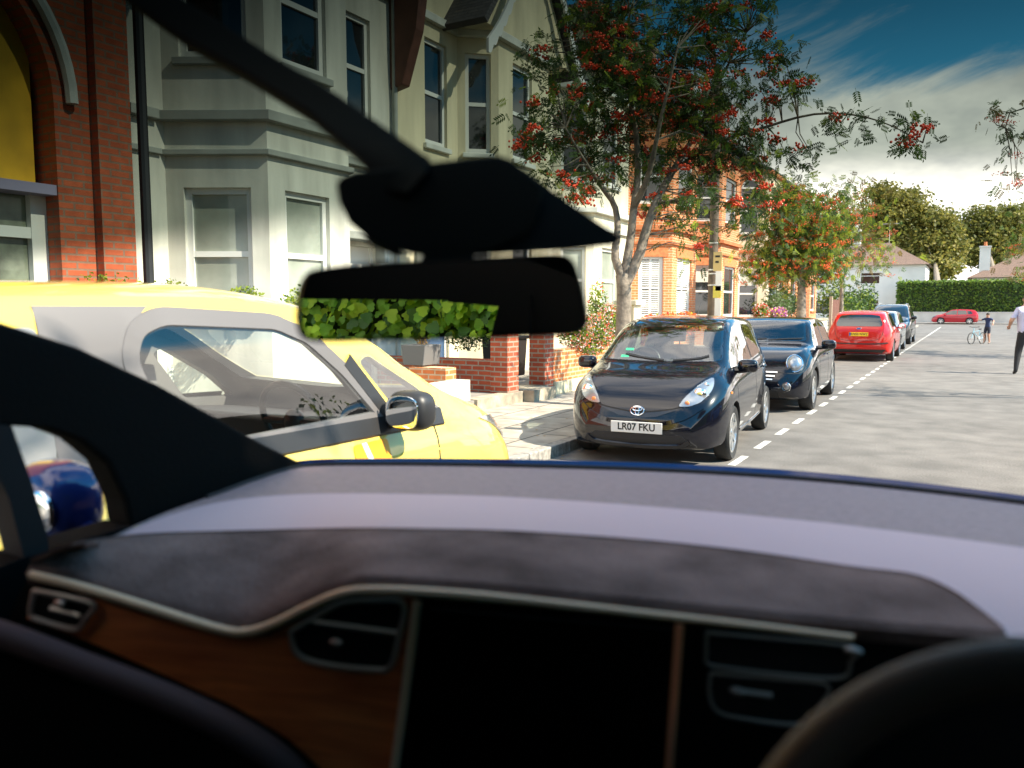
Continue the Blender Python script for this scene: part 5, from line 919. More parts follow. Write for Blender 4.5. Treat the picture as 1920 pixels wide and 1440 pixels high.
# clipped hedge across the junction: solid core plus leaves
def hedge(label, lo, hi, n, size, m, w, seed, name='hedge', core=None, corem=None):
    r = np.random.default_rng(seed); lo = np.array(lo, float); hi = np.array(hi, float); root = thing(name, label, 'hedge', (float(lo[0]), float(lo[1]), float(lo[2])))
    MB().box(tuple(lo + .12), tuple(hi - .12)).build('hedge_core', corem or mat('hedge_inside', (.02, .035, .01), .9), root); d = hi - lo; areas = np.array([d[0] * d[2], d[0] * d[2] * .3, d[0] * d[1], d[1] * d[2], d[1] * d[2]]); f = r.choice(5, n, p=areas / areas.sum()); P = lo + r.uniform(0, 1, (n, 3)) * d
    j = r.normal(0, .06, n) * min(1, size * 5); P[f == 0, 1] = lo[1] + np.abs(j[f == 0]); P[f == 1, 1] = hi[1] - np.abs(j[f == 1]); P[f == 2, 2] = hi[2] - .03 + j[f == 2]; P[f == 3, 0] = lo[0] + np.abs(j[f == 3]); P[f == 4, 0] = hi[0] - np.abs(j[f == 4]); scatter('leaves', P, QUAD[0] * size, QUAD[1], m, root, r, .6, 1.3, .3, w); return root
hedge('long clipped green hedge behind the low pale wall across the junction', (-6.6, 94.3, .2), (32, 96.0, 4.35), 30000, .26, [leafmat('hedge_leaf', (.13, .22, .035), .5), leafmat('hedge_leaf_light', (.26, .36, .05), .5), L_md], [.55, .25, .20], 11)
# climbing ivy beside the road on the driver's side: what the interior mirror shows
IV = np.array([[0, 0, 0], [.10, .42, .02], [.34, .46, -.02], [.50, .30, .03], [.74, .34, -.02], [1.0, 0, -.06], [.74, -.34, -.02], [.50, -.30, .03], [.34, -.46, -.02], [.10, -.42, .02]]); IVF = np.array([[0, 1, 2, 3], [0, 3, 4, 5], [0, 5, 6, 7], [0, 7, 8, 9]])
def ivy():
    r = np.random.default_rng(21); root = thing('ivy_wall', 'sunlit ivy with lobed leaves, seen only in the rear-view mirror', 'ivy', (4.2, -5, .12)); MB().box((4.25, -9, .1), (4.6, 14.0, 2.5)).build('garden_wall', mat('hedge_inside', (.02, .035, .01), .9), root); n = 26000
    P = np.stack([4.18 + r.normal(0, .07, n) - .10, r.uniform(-9, 6.0, n), r.uniform(.15, 2.75, n)], 1); k = len(IV); V0 = IV * .092; a = r.normal(0, .5, n); b = r.normal(-.7, .5, n)
    P[:, 2] = np.minimum(P[:, 2], 2.1 + .35 * np.sin(P[:, 1] * 1.7) + .2 * np.sin(P[:, 1] * 4.1) + r.uniform(-.3, .15, n))
    d = np.stack([-.45 + r.normal(0, .2, n), np.sin(a), -np.cos(a)], 1); d /= np.linalg.norm(d, axis=1)[:, None]; nn = np.stack([-np.ones(n), r.normal(0, .45, n), r.normal(.5, .35, n)], 1); s = np.cross(nn, d); s /= np.linalg.norm(s, axis=1)[:, None]; u = np.cross(d, s)
    Mx = np.stack([d, s, u], 2); V = np.einsum('nij,kj->nki', Mx, V0) * r.uniform(.6, 1.2, n)[:, None, None] + P[:, None]; F = (IVF[None] + (np.arange(n) * k)[:, None, None]).reshape(-1, 4)
    m = [leafmat('ivy_bright', (.55, .75, .05), .65), leafmat('ivy_mid', (.30, .56, .05), .65), leafmat('ivy_dark', (.09, .20, .03), .5)]; o = npmesh('leaves', V.reshape(-1, 3), F, m, root); o.data.polygons.foreach_set('material_index', np.repeat(r.choice(3, n, p=[.35, .4, .25]), 4).astype(np.int32))
ivy()
# flower bushes and shrubs
FL = {'red': mat('petal_red', (.70, .06, .03), .6, trans=.3), 'pink': mat('petal_pink', (.72, .40, .38), .6, trans=.3), 'orange': mat('petal_orange', (.85, .22, .04), .6, trans=.3), 'yellow': mat('petal_yellow', (.80, .62, .05), .6, trans=.3), 'purple': mat('petal_purple', (.40, .07, .33), .6, trans=.3), 'white': mat('petal_white', (.8, .78, .74), .6, trans=.3)}
def bush(name, label, cat, blobs, leaf, n, fl, seed, size=.05, fs=.03, pot=None, group=None):
    r = np.random.default_rng(seed); c0 = np.array(blobs[0][0]); root = thing(name, label, cat, (float(c0[0]), float(c0[1]), float(c0[2] - blobs[0][1][2])), 0, group)
    def pts(k, out):
        i = r.choice(len(blobs), k, p=np.array([b[1][0] * b[1][1] + b[1][2] ** 2 for b in blobs]) / sum(b[1][0] * b[1][1] + b[1][2] ** 2 for b in blobs)); d = r.normal(0, 1, (k, 3)); d /= np.linalg.norm(d, axis=1)[:, None]; q = r.uniform(out, 1.04, k); return np.array([blobs[j][0] for j in i]) + d * q[:, None] * np.array([blobs[j][1] for j in i])
    scatter('foliage', pts(n, .3), QUAD[0] * size, QUAD[1], leaf[0], root, r, .6, 1.3, 0, leaf[1])
    mb = MB(); 
    for b in blobs:
        for _ in range(6): mb.tube([Vector(b[0]) - Vector((0, 0, b[1][2])), Vector(b[0]) + Vector(tuple(r.normal(0, .4, 3) * b[1]))], .006, 4, cap=False)
    mb.build('stems', M_bark, root, weld=False)
    for cname, k in fl:
        o = scatter('petals', pts(k, .85), np.array([[0, 0, 0], [.5, .5, .15], [1, 0, 0], [.5, -.5, .15]]) * fs, QUAD[1], [FL[cname]], root, r, .7, 1.3, -.4); o['kind'] = 'stuff'
    return root
Gm = ([L_md, L_yl, L_dk], [.45, .4, .15])
bush('flower_bush', 'large tumble of green, pink and red flowers spilling over the sunlit brick wall', 'flowers', [((-6.0, 12.9, 1.15), (.28, .5, .30)), ((-5.98, 13.7, 1.10), (.30, .5, .36)), ((-6.05, 14.5, 1.2), (.30, .45, .36)), ((-5.9, 13.3, .88), (.12, .5, .2)), ((-6.2, 14.9, 1.35), (.2, .3, .3))], Gm, 6500, (('pink', 1300), ('red', 650), ('white', 450), ('orange', 350)), 31, .055, .032)
bush('flower_bush', 'low orange and red flowers in front of the shuttered brick house, beyond the tree trunk', 'flowers', [((-6.3, 17.6, 1.05), (.35, .7, .35)), ((-6.3, 18.9, 1.1), (.35, .7, .32)), ((-6.3, 20.2, 1.15), (.35, .7, .3))], Gm, 2600, (('orange', 1100), ('red', 1000), ('yellow', 150)), 32, .07, .05)
bush('climbing_shrub', 'narrow green climber between the pale house wall and the cream gate pier', 'shrub', [((-6.6, 15.2, 1.4), (.22, .22, .75))], ([L_yl, L_md], [.6, .4]), 1300, (('red', 60),), 33, .06, .04)
bush('pot_plant', 'red and white geraniums on the weathered wall just beyond the timber pole', 'pot plant', [((-6.1, 27.9, 1.45), (.28, .35, .26))], Gm, 900, (('red', 160), ('white', 120)), 34, .07, .06)
bush('pot_plant', 'purple and yellow flowers heaped on the weathered wall in front of the cream house', 'pot plant', [((-6.1, 31.0, 1.35), (.25, .6, .24)), ((-6.1, 30.0, 1.35), (.22, .4, .2))], Gm, 1100, (('purple', 700), ('yellow', 260), ('white', 100)), 35, .07, .06)
bush('shrub', 'feathery grey-green shrub above the roof of the retro hatchback', 'shrub', [((-6.7, 33.5, 1.6), (.6, 1.2, .6)), ((-6.7, 36.0, 1.7), (.6, 1.2, .65)), ((-6.8, 34.8, 1.9), (.5, .9, .6))], ([mat('leaf_sage', (.12, .16, .07), .6, trans=.3), L_md], [.7, .3]), 4200, (('white', 60),), 36, .10, .05)
bush('shrub', 'glossy dark green shrub beside the wooden gate', 'shrub', [((-6.6, 49.0, 1.9), (1.2, 1.4, 1.2)), ((-6.2, 51.5, 1.6), (1.0, 1.3, 1.0)), ((-5.6, 54, 1.9), (.8, 1.3, 1.2))], ([L_dk, L_md, L_yl], [.45, .4, .15]), 4200, (), 37, .17)
bush('shrub', 'leafy roadside bush across the road from the yellow car, seen only in reflections', 'shrub', [((4.9, 8.0, 1.4), (.8, 1.3, 1.1)), ((5.1, 10.5, 1.7), (.9, 1.2, 1.3)), ((5.0, 13.0, 1.3), (.8, 1.2, 1.0))], ([L_md, L_yl, L_dk], [.5, .3, .2]), 5000, (('pink', 200),), 42, .12)
bush('shrub', 'clipped dark shrub behind the knee high dividing wall', 'shrub', [((-7.35, 11.5, 1.25), (.5, .5, .42))], ([L_dk, L_md], [.7, .3]), 3600, (), 38, .045)
bush('shrub', 'small orange-leaved shrub growing from the grey planter', 'shrub', [((-7.04, 9.72, 1.26), (.15, .15, .26))], ([L_or, mat('leaf_amber', (.45, .25, .05), .6, trans=.3)], [.4, .6]), 700, (), 39, .05)
bush('window_box_plants', 'bright green window box plants peeping over the yellow roof below the net-curtained bay', 'plants', [((-7.55, 6.85, 1.62), (.14, .3, .22)), ((-7.35, 7.6, 1.62), (.12, .35, .2)), ((-7.7, 5.2, 1.68), (.12, .5, .24)), ((-7.7, 5.9, 1.66), (.12, .35, .22))], ([L_yl, L_md], [.75, .25]), 2600, (), 40, .05)
bush('shrub', 'small leafy bush below the ground floor of the white detached house', 'shrub', [((-5.2, 96.0, 2.6), (.9, .5, 1.0))], ([L_or, L_yl], [.5, .5]), 900, (), 41, .18)
# fallen leaves in the gutter
r = np.random.default_rng(50); n = 340; P = np.stack([XK + .04 + np.abs(r.normal(0, .16, n)), r.uniform(4, 40, n), np.full(n, .012)], 1); P = np.vstack([P, np.stack([r.uniform(XW, XK, 150), r.uniform(6, 30, 150), np.full(150, .132)], 1)])
a = r.uniform(0, 6.28, len(P)); d = np.stack([np.cos(a), np.sin(a), np.zeros(len(P))], 1) * .05; q = np.stack([-np.sin(a), np.cos(a), np.full(len(P), .15)], 1) * .02; V = np.stack([P, P + d * .5 + q, P + d, P + d * .5 - q * [1, 1, -1]], 1)
tag(npmesh('fallen_leaves', V.reshape(-1, 3), np.arange(len(P) * 4).reshape(-1, 4), [mat('dry_leaf', (.30, .17, .05), .8)]), kind='stuff', label='dry brown leaves scattered along the gutter and pavement', cat='leaves')

# ---------------- people and bicycle ----------------
def person(label, loc, rz, H, J, zones, hair=None, group=None):
    """J: {joint: (x,y,z,r,parent)} for a figure of height 1 facing +Y; zones(co)->material index"""
    root = thing('person', label, 'person', loc, rz, group); names = list(J); me = bpy.data.meshes.new('body'); me.from_pydata([Vector(J[k][:3]) * H for k in names], [(names.index(J[k][4]), names.index(k)) for k in names if J[k][4]], [])
    o = bpy.data.objects.new('body', me); COL.objects.link(o); o.modifiers.new('sk', 'SKIN'); o.modifiers['sk'].use_smooth_shade = True
    if not me.skin_vertices: raise RuntimeError('no skin layer')
    for i, k in enumerate(names): r_ = J[k][3]; r_ = r_ if isinstance(r_, tuple) else (r_, r_); me.skin_vertices[0].data[i].radius = (r_[0] * H, r_[1] * H); me.skin_vertices[0].data[i].use_root = (i == 0)
    sb = o.modifiers.new('ss', 'SUBSURF'); sb.levels = 2; sb.render_levels = 2; dg = bpy.context.evaluated_depsgraph_get(); dg.update(); m2 = bpy.data.meshes.new_from_object(o.evaluated_get(dg)); o.modifiers.clear(); o.data = m2; m2.name = 'body'
    for mm in zones[0]: m2.materials.append(mm)
    for p in m2.polygons: p.material_index = zones[1](p.center / H); p.use_smooth = True
    o.parent = root; hd = Vector(J['head'][:3]) * H; MB().ell(hd + Vector((0, -.008, .018)) * H, (.050 * H, .058 * H, .058 * H), n=18).build('hair', hair or M_hair, root, smooth=True, local=True)
    f = MB(); f.ell(hd + Vector((0, .060, -.012)) * H, (.008 * H, .014 * H, .014 * H)); f.build('nose', M_skin, root, smooth=True, local=True)
    MB().ell(hd + Vector((.02, .054, .004)) * H, (.006 * H, .004 * H, .004 * H)).ell(hd + Vector((-.02, .054, .004)) * H, (.006 * H, .004 * H, .004 * H)).build('eyes', M_ink, root, smooth=True, local=True)
    MB().ell(hd + Vector((.050, -.0, -.008)) * H, (.007 * H, .012 * H, .018 * H)).ell(hd + Vector((-.050, -.0, -.008)) * H, (.007 * H, .012 * H, .018 * H)).build('ears', M_skin, root, smooth=True, local=True)
    return root
M_skin = mat('skin', (.48, .26, .17), .5); M_hair = mat('dark_hair', (.03, .02, .014), .7)
def joints(hipL, kneeL, footL, kneeR, footR, elbL, hanL, elbR, hanR, lean=0.):
    J = {'pelvis': (0, 0, .53, (.085, .06), None), 'waist': (0, lean * .3, .62, (.075, .055), 'pelvis'), 'chest': (0, lean * .7, .73, (.09, .065), 'waist'), 'upper': (0, lean, .80, (.075, .055), 'chest'), 'neck': (0, lean + .005, .855, .033, 'upper'), 'head': (0, lean + .02, .93, (.052, .060), 'neck'), 'crown': (0, lean + .015, .965, (.04, .045), 'head')}
    for s, n, kn, ft, el, ha in ((-1, 'L', kneeL, footL, elbL, hanL), (1, 'R', kneeR, footR, elbR, hanR)):
        J['hip' + n] = (s * .055, 0, .49, .055, 'pelvis'); J['knee' + n] = (*kn, .043, 'hip' + n); J['ankle' + n] = (*ft, .024, 'knee' + n); J['toe' + n] = (ft[0], ft[1] + .075, max(ft[2] - .02, .012), (.022, .014), 'ankle' + n)
        J['sh' + n] = (s * .105, lean, .80, .038, 'upper'); J['el' + n] = (*el, .026, 'sh' + n); J['wr' + n] = (*ha, .017, 'el' + n)
        d = (Vector(ha) - Vector(el)).normalized(); sd_ = d.cross(Vector((0, 0, 1))).normalized() if abs(d.z) < .9 else Vector((0, 1, 0)); p = Vector(ha) + d * .04; J['palm' + n] = (*p, (.019, .010), 'wr' + n)
        for i, (o_, l_) in enumerate(((-.016, .034), (-.005, .042), (.005, .040), (.015, .032))): t = p + sd_ * o_ + d * .012; J['f%d%s' % (i, n)] = (*t, .0055, 'palm' + n); t = t + d * l_ + Vector((0, 0, -.006)); J['g%d%s' % (i, n)] = (*t, .0045, 'f%d%s' % (i, n))
        t = Vector(ha) + d * .02 - sd_ * .03; J['th' + n] = (*t, .006, 'palm' + n)
    return J
mp = aZ(1921, 702, 0); m_lil = mat('lilac_shirt', (.50, .48, .62), .8, noise=(5, .85)); m_trs = mat('black_trousers', (.012, .012, .014), .8); m_sh = mat('shoe_black', (.015, .013, .012), .5)
Jm = joints(0, (-.075, .03, .28), (-.115, -.04, .035), (.06, .05, .28), (.09, .09, .035), (-.185, -.015, .66), (-.165, .10, .60), (.17, .02, .65), (.13, .12, .60), .02)
def zm(c): 
    if c.z < .035: return 3
    if c.z < .525: return 1
    if c.z > .84: return 2
    if abs(c.x) > .14 and c.z < .70: return 2
    return 0
def fat(J, k):
    for n in ('pelvis', 'waist', 'chest', 'upper'): v = J[n]; J[n] = (*v[:3], (v[3][0] * k, v[3][1] * k), v[4])
    return J
person('man in a lilac shirt and black trousers walking in the road at the right edge', (mp.x, mp.y, 0), R_(15), 1.90, fat(Jm, 1.5), ([m_lil, m_trs, M_skin, m_sh], zm))
kp = aZ(1850, 644, 0); Jk = joints(0, (-.06, .02, .27), (-.085, 0, .035), (.065, .02, .27), (.10, -.02, .035), (-.20, .03, .74), (-.235, .12, .66), (.20, .0, .76), (.30, .02, .76), .0)
person('child in a dark blue top standing beside the bicycle in the road', (kp.x, kp.y, 0), R_(150), 1.36, Jk, ([mat('navy_top', (.02, .035, .10), .8), mat('navy_shorts', (.02, .022, .04), .8), M_skin, m_sh], lambda c: 3 if c.z < .035 else 2 if c.z < .33 else 1 if c.z < .54 else 2 if (c.z > .85 or abs(c.x) > .19) else 0))
bk = aZ(1831, 645, 0); bi = thing('bicycle', 'small pale-framed bicycle held by the child in the road', 'bicycle', (bk.x, bk.y, 0), R_(238)); bi.scale = (.88, .88, .88); r0 = .28
for x in (-.46, .46):
    w = MB().tube([(x + r0 * math.cos(t), 0, r0 + r0 * math.sin(t)) for t in np.linspace(0, 2 * math.pi, 33)], .022, 8, cap=False).build('wheel', M_rub, bi, smooth=True, local=True); s = MB().cyl((x, -.03, r0), (x, .03, r0), .025)
    for t in np.linspace(0, math.pi, 7): s.tube([(x - r0 * math.cos(t), 0, r0 - r0 * math.sin(t)), (x + r0 * math.cos(t), 0, r0 + r0 * math.sin(t))], .0025, 4)
    s.build('spokes', M_alloy, w, local=True)
MB().tube([(-.46, 0, r0), (-.15, 0, .30), (.30, 0, .62), (-.22, 0, .66), (-.15, 0, .30)], .018, 8).tube([(-.46, 0, r0), (-.2, 0, .6)], .012, 8).tube([(.46, 0, r0), (.30, 0, .62), (.27, 0, .80)], .018, 8).build('frame', mat('cyan_frame', (.25, .5, .6), .3, coat=1.), bi, local=True, smooth=True)
MB().ell((-.23, 0, .74), (.12, .06, .025)).tube([(-.22, 0, .64), (-.23, 0, .73)], .014, 6).build('saddle', M_blk, bi, smooth=True, local=True); MB().tube([(.22, -.26, .86), (.27, -.12, .84), (.27, .12, .84), (.22, .26, .86)], .014, 8).build('handlebar', M_blk, bi, smooth=True, local=True)
MB().cyl((-.15, -.03, .30), (-.15, .03, .30), .09, n=20).tube([(-.15, .05, .30), (-.10, .06, .16), (-.10, .14, .16)], .01).tube([(-.15, -.05, .30), (-.20, -.06, .44), (-.20, -.14, .44)], .01).build('crankset', M_alloy, bi, local=True)
# ---------------- our own car, seen from inside ----------------
def our_car():
    root = thing('car', 'our own dark blue car around the viewer: dashboard, windscreen, interior mirror, steering wheel', 'car', (-.28, 0, 0))
    def Bd(mb, name, m, parent=root, **k): return mb.build(name, m, parent, **k)
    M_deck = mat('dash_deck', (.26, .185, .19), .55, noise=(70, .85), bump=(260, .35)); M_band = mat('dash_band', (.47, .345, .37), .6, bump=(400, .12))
    M_suede = mat('suede', (.165, .115, .105), .95, spec=.12, noise=(11, .55, 7), bump=(160, .3)); M_face = mat('dash_face', (.006, .006, .006), .8, spec=.15); M_tr = mat('champagne_metal', (1.0, .74, .50), .5, .0)
    M_cop = mat('copper_trim', (1.0, .42, .22), .45, .0); M_hous = mat('mirror_black', (.013, .012, .011), .6, spec=.35); M_fab = mat('headlining', (.008, .008, .008), .95, spec=.05); M_roll = mat('padded_roll', (.10, .072, .080), .8, spec=.2)
    M_blue = paint('deep_blue_paint', (.008, .022, .12), .2, .3)
    wood = mat('walnut', (.17, .065, .028), .35, coat=.4); nt = wood.node_tree; N = nt.nodes; L = nt.links
    tc = N.new('ShaderNodeTexCoord'); mp = N.new('ShaderNodeMapping'); mp.inputs['Scale'].default_value = (6, 6, 55); n = N.new('ShaderNodeTexNoise'); n.inputs['Detail'].default_value = 6; n.inputs['Scale'].default_value = 1.3; n.inputs['Distortion'].default_value = .6
    L.new(tc.outputs['Object'], mp.inputs[0]); L.new(mp.outputs[0], n.inputs['Vector']); cr = N.new('ShaderNodeValToRGB'); cr.color_ramp.elements[0].position = .3; cr.color_ramp.elements[1].position = .7; cr.color_ramp.elements[0].color = (.60, .13, .045, 1); cr.color_ramp.elements[1].color = (1.0, .30, .10, 1); L.new(n.outputs[0], cr.inputs[0]); L.new(cr.outputs[0], N['Principled BSDF'].inputs['Base Color'])
    P1 = Vector((-.92, .57, 1.2)); FD = Vector((.92, .28, 0)).normalized(); FN = Vector((FD.y, -FD.x, 0))
    def onF(x, y, off=0.): return aP(x, y, P1 + FN * off, FN)
    def sp(pts, n=70): return spline(pts, n)
    C1 = sp([(225, 1002), (300, 965), (390, 932), (470, 902), (560, 877), (700, 873), (900, 875), (1100, 880), (1300, 888), (1500, 901), (1700, 920), (1920, 947), (2050, 968)])
    C2 = sp([(190, 1020), (255, 990), (330, 962), (420, 940), (520, 929), (640, 925), (800, 927), (960, 932), (1200, 948), (1500, 975), (1700, 998), (1920, 1027), (2050, 1048)])
    C4b = sp([(55, 1068), (130, 1083), (300, 1133), (420, 1160), (480, 1160), (560, 1125), (640, 1095), (700, 1088), (960, 1107), (1200, 1132), (1400, 1152), (1600, 1172), (1880, 1192), (2050, 1203)])
    r1 = [aZ(x, y, 1.243) for x, y in C1]; r2 = [aZ(x, y, 1.241) for x, y in C2]; r3 = [onF(x, y) for x, y in C4b]
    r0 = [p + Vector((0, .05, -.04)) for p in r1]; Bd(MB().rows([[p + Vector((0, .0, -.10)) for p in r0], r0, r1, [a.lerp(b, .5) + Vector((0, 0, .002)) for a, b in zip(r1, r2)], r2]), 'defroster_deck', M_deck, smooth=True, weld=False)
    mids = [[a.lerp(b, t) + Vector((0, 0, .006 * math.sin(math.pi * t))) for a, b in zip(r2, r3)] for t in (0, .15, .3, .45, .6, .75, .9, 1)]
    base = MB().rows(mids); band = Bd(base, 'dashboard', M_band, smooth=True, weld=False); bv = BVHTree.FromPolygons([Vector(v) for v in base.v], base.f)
    def onB(x, y, lift):
        d = ray(x, y).normalized(); h = bv.ray_cast(EYE, d); p = h[0] if h[0] is not None else onF(x, y); return p + Vector((0, 0, lift))
    C3 = sp([(58, 1058), (130, 1030), (250, 1008), (400, 1000), (600, 996), (800, 998), (960, 1002), (1200, 1018), (1400, 1040), (1600, 1070), (1710, 1084), (1780, 1112), (1835, 1152), (1880, 1190)]); C4 = sp([(55, 1072), (130, 1086), (300, 1136), (420, 1165), (480, 1165), (560, 1130), (640, 1098), (700, 1088), (960, 1106), (1200, 1131), (1400, 1151), (1600, 1171), (1760, 1184), (1885, 1194)])
    rows = []
    for t in (0, .02, .2, .4, .6, .8, .93, 1): rows.append([onB(a[0] * (1 - t) + b[0] * t, (a[1] * (1 - t) + b[1] * t) + (-1.0 if t == 1 else 0), (.0 if t == 0 else .005)) for a, b in zip(C3, C4)])
    e = [p + FN * .006 for p in rows[-1]]; rows += [[p + Vector((0, 0, -.006)) for p in e], [p + Vector((0, 0, -.020)) - FN * .004 for p in e], [p + Vector((0, 0, -.024)) - FN * .03 for p in e]]
    Bd(MB().rows(rows), 'suede_pad', M_suede, smooth=True, weld=False)
    st = MB().tube([onB(x, y, .0065) for x, y in [(a[0] * .97 + b[0] * .03, a[1] * .97 + b[1] * .03) for a, b in zip(C3, C4)]], .0009, 5); Bd(st, 'stitching', M_suede, smooth=True)
    # front of the dash
    def poly(mb, pts, off, th=.006): q = [onF(x, y, off) for x, y in pts]; return mb.prism(q, -FN * th)
    up = [(x, y + 6) for x, y in C4b[::4]]; Bd(poly(MB(), up + [(2050, 1750), (-40, 1750), (20, 1150)], -.004, .02), 'dash_panel', M_face)
    wl = [(70, 1112), (150, 1120), (250, 1148), (350, 1178), (440, 1198), (500, 1192), (560, 1165), (640, 1125), (700, 1118), (782, 1126), (733, 1470), (640, 1500), (600, 1440), (540, 1385), (440, 1325), (300, 1262), (170, 1205), (50, 1160)]; Bd(poly(MB(), wl, .003, .006), 'wood_trim', wood)
    T1 = sp([(58, 1078), (130, 1095), (250, 1130), (350, 1162), (420, 1182), (460, 1186), (510, 1172), (580, 1138), (640, 1113), (700, 1107), (820, 1112), (960, 1124), (1200, 1150), (1400, 1172), (1600, 1196)], 60); q = [onF(x, y, .010) for x, y in T1]
    Bd(MB().tube(q, list(np.r_[np.full(34, .0055), np.linspace(.0052, .003, 26)]), 8), 'metal_trim', M_tr, smooth=True)
    Bd(MB().tube([onF(783, 1128, .012), onF(735, 1475, .012)], .0052, 8), 'metal_trim', M_tr, smooth=True); Bd(MB().tube([onF(1274, 1172, .012), onF(1252, 1475, .012)], .0048, 8), 'metal_trim', M_cop, smooth=True)
    Bd(poly(MB(), [(806, 1140), (1262, 1180), (1242, 1480), (756, 1455)], .010, .012), 'touchscreen', mat('screen_glass', (.003, .003, .003), .3, spec=.3), bevel=.002)
    def vent(ring_, slats, knob, name='air_vent', ms=None, rr=.0036):
        vn = Bd(poly(MB(), ring_, .006, .004), name, M_dark); P = [onF(x, y, .012) for x, y in spline(ring_ + [ring_[0]], 50)]; Bd(MB().tube(P, rr, 8), 'frame', ms or M_vsil, vn, smooth=True)
        for (a, b) in slats: Bd(MB().tube([onF(*a, .013), onF(*b, .013)], .0032, 6), 'slat', ms or M_vsil, vn, smooth=True)
        Bd(MB().ell(onF(*knob, .018), (.009, .005, .004)), 'tab', ms or M_vsil, vn, smooth=True)
    M_vsil = mat('vent_silver', (.62, .55, .50), .4, .45); M_vdk = mat('vent_dark', (.30, .29, .27), .4, .3)
    vent([(545, 1185), (555, 1222), (595, 1243), (700, 1256), (733, 1249), (747, 1200), (757, 1132), (700, 1125), (640, 1130), (590, 1158)], [((588, 1166), (745, 1187))], (630, 1204)); vent([(64, 1108), (58, 1150), (72, 1162), (140, 1180), (160, 1160), (176, 1134), (120, 1118)], [((95, 1140), (150, 1155))], (112, 1130))
    vent([(1325, 1186), (1460, 1198), (1600, 1213), (1595, 1240), (1565, 1272), (1345, 1250), (1325, 1232)], [], (1600, 1220), ms=M_vdk, rr=.002); vent([(1332, 1262), (1450, 1272), (1550, 1284), (1538, 1322), (1500, 1358), (1385, 1346), (1343, 1332), (1330, 1300)], [((1388, 1296), (1448, 1305))], (1384, 1296), ms=M_vdk, rr=.002)
    rl = [onF(x, y, .05) for x, y in sp([(-60, 1172), (20, 1196), (150, 1246), (300, 1304), (440, 1370), (530, 1430), (575, 1490), (590, 1560)], 40)]; Bd(MB().tube(rl, .016, 12), 'padded_roll', M_roll, smooth=True)
    Bd(poly(MB(), [(-60, 1182), (20, 1206), (150, 1256), (300, 1314), (440, 1380), (530, 1440), (575, 1500), (590, 1750), (-60, 1750)], .045, .03), 'glovebox', M_face)
    # cowl seal and bonnet
    sl_ = [aZ(x, y, 1.243) + Vector((0, .015, .0)) for x, y in C1[6:]]; Bd(MB().tube(sl_, .0055, 8), 'windscreen_seal', M_dark, smooth=True)
    bz = [aZ(x, y - 13 - 5 * min(1, max(0, (x - 600) / 900)), 1.20) for x, y in C1[12:]]; Bd(MB().rows([[p + Vector((0, -.02, -.05)) for p in bz], bz, [p + Vector((0, .5, -.15)) for p in bz], [p + Vector((0, 1.0, -.46)) for p in bz], [p + Vector((0, 1.05, -.75)) for p in bz]]), 'bonnet', M_blue, smooth=True, weld=False)
    # pillar, door, quarter window
    XP = -1.12
    def side(pts, X=XP, th=-.06): return MB().prism([aX(x, y, X) for x, y in pts], (th, 0, 0))
    Bd(side([(-120, 560), (0, 603), (150, 652), (300, 722), (420, 790), (500, 835), (575, 872), (530, 905), (400, 940), (300, 970), (245, 990), (236, 940), (202, 868), (150, 825), (90, 803), (-120, 790)]), 'front_pillar', mat('pillar_cloth', (.011, .010, .009), .95, spec=.04, bump=(200, .2)), bevel=.008)
    Bd(side([(-60, 790), (22, 798), (60, 905), (90, 1005), (92, 1045), (46, 1050), (15, 930), (-60, 800)], XP + .002, -.05), 'quarter_light_bar', M_dark); dr = Bd(side([(-140, 1100), (0, 1063), (46, 1046), (92, 1036), (160, 1012), (250, 985), (300, 1100), (250, 1900), (-140, 1900)], XP + .004, -.07), 'door', M_fab)
    Bd(side([(-110, 700), (300, 700), (300, 1050), (-110, 1050)], XP - .045, -.004), 'door_window', glass_clear())
    wm = aX(108, 938, -1.44); wg = Bd(MB().sell(wm, (.088, .062, .076), 28, .75).tube([wm + Vector((.05, -.0, -.05)), wm + Vector((.22, .02, -.10))], [.03, .035]), 'wing_mirror', M_blue, smooth=True); Bd(MB().ell(wm + Vector((.03, -.052, -.004)), (.045, .012, .040), n=24), 'mirror_glass', mat('mirror_silver', (.8, .82, .84), .03, 1.), wg, smooth=True)
    Bd(MB().tube([wm + Vector((-.06, -.045, -.062)), wm + Vector((.07, -.04, -.066))], .010, 6), 'mirror_trim', mat('satin_grey', (.4, .42, .46), .4, .5), wg, smooth=True)
    # windscreen: clear below, tint band deepening upwards over the front seats and sideways, partly a painted vignette
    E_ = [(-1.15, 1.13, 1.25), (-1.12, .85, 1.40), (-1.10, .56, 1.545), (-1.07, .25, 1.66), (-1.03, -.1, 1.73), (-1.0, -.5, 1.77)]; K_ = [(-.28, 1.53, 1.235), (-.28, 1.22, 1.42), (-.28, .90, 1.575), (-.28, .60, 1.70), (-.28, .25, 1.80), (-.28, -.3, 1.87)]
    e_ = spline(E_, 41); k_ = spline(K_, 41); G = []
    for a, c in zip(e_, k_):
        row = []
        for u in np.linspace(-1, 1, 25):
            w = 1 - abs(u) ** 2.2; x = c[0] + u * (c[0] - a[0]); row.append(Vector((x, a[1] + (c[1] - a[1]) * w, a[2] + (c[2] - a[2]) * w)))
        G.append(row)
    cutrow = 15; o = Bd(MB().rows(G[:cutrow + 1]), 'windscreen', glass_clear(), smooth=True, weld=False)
    k = len(G) - cutrow; V = [tuple(p) for r_ in G[cutrow:] for p in r_]; F = [(i * 25 + j, i * 25 + j + 1, (i + 1) * 25 + j + 1, (i + 1) * 25 + j) for i in range(k - 1) for j in range(24)]
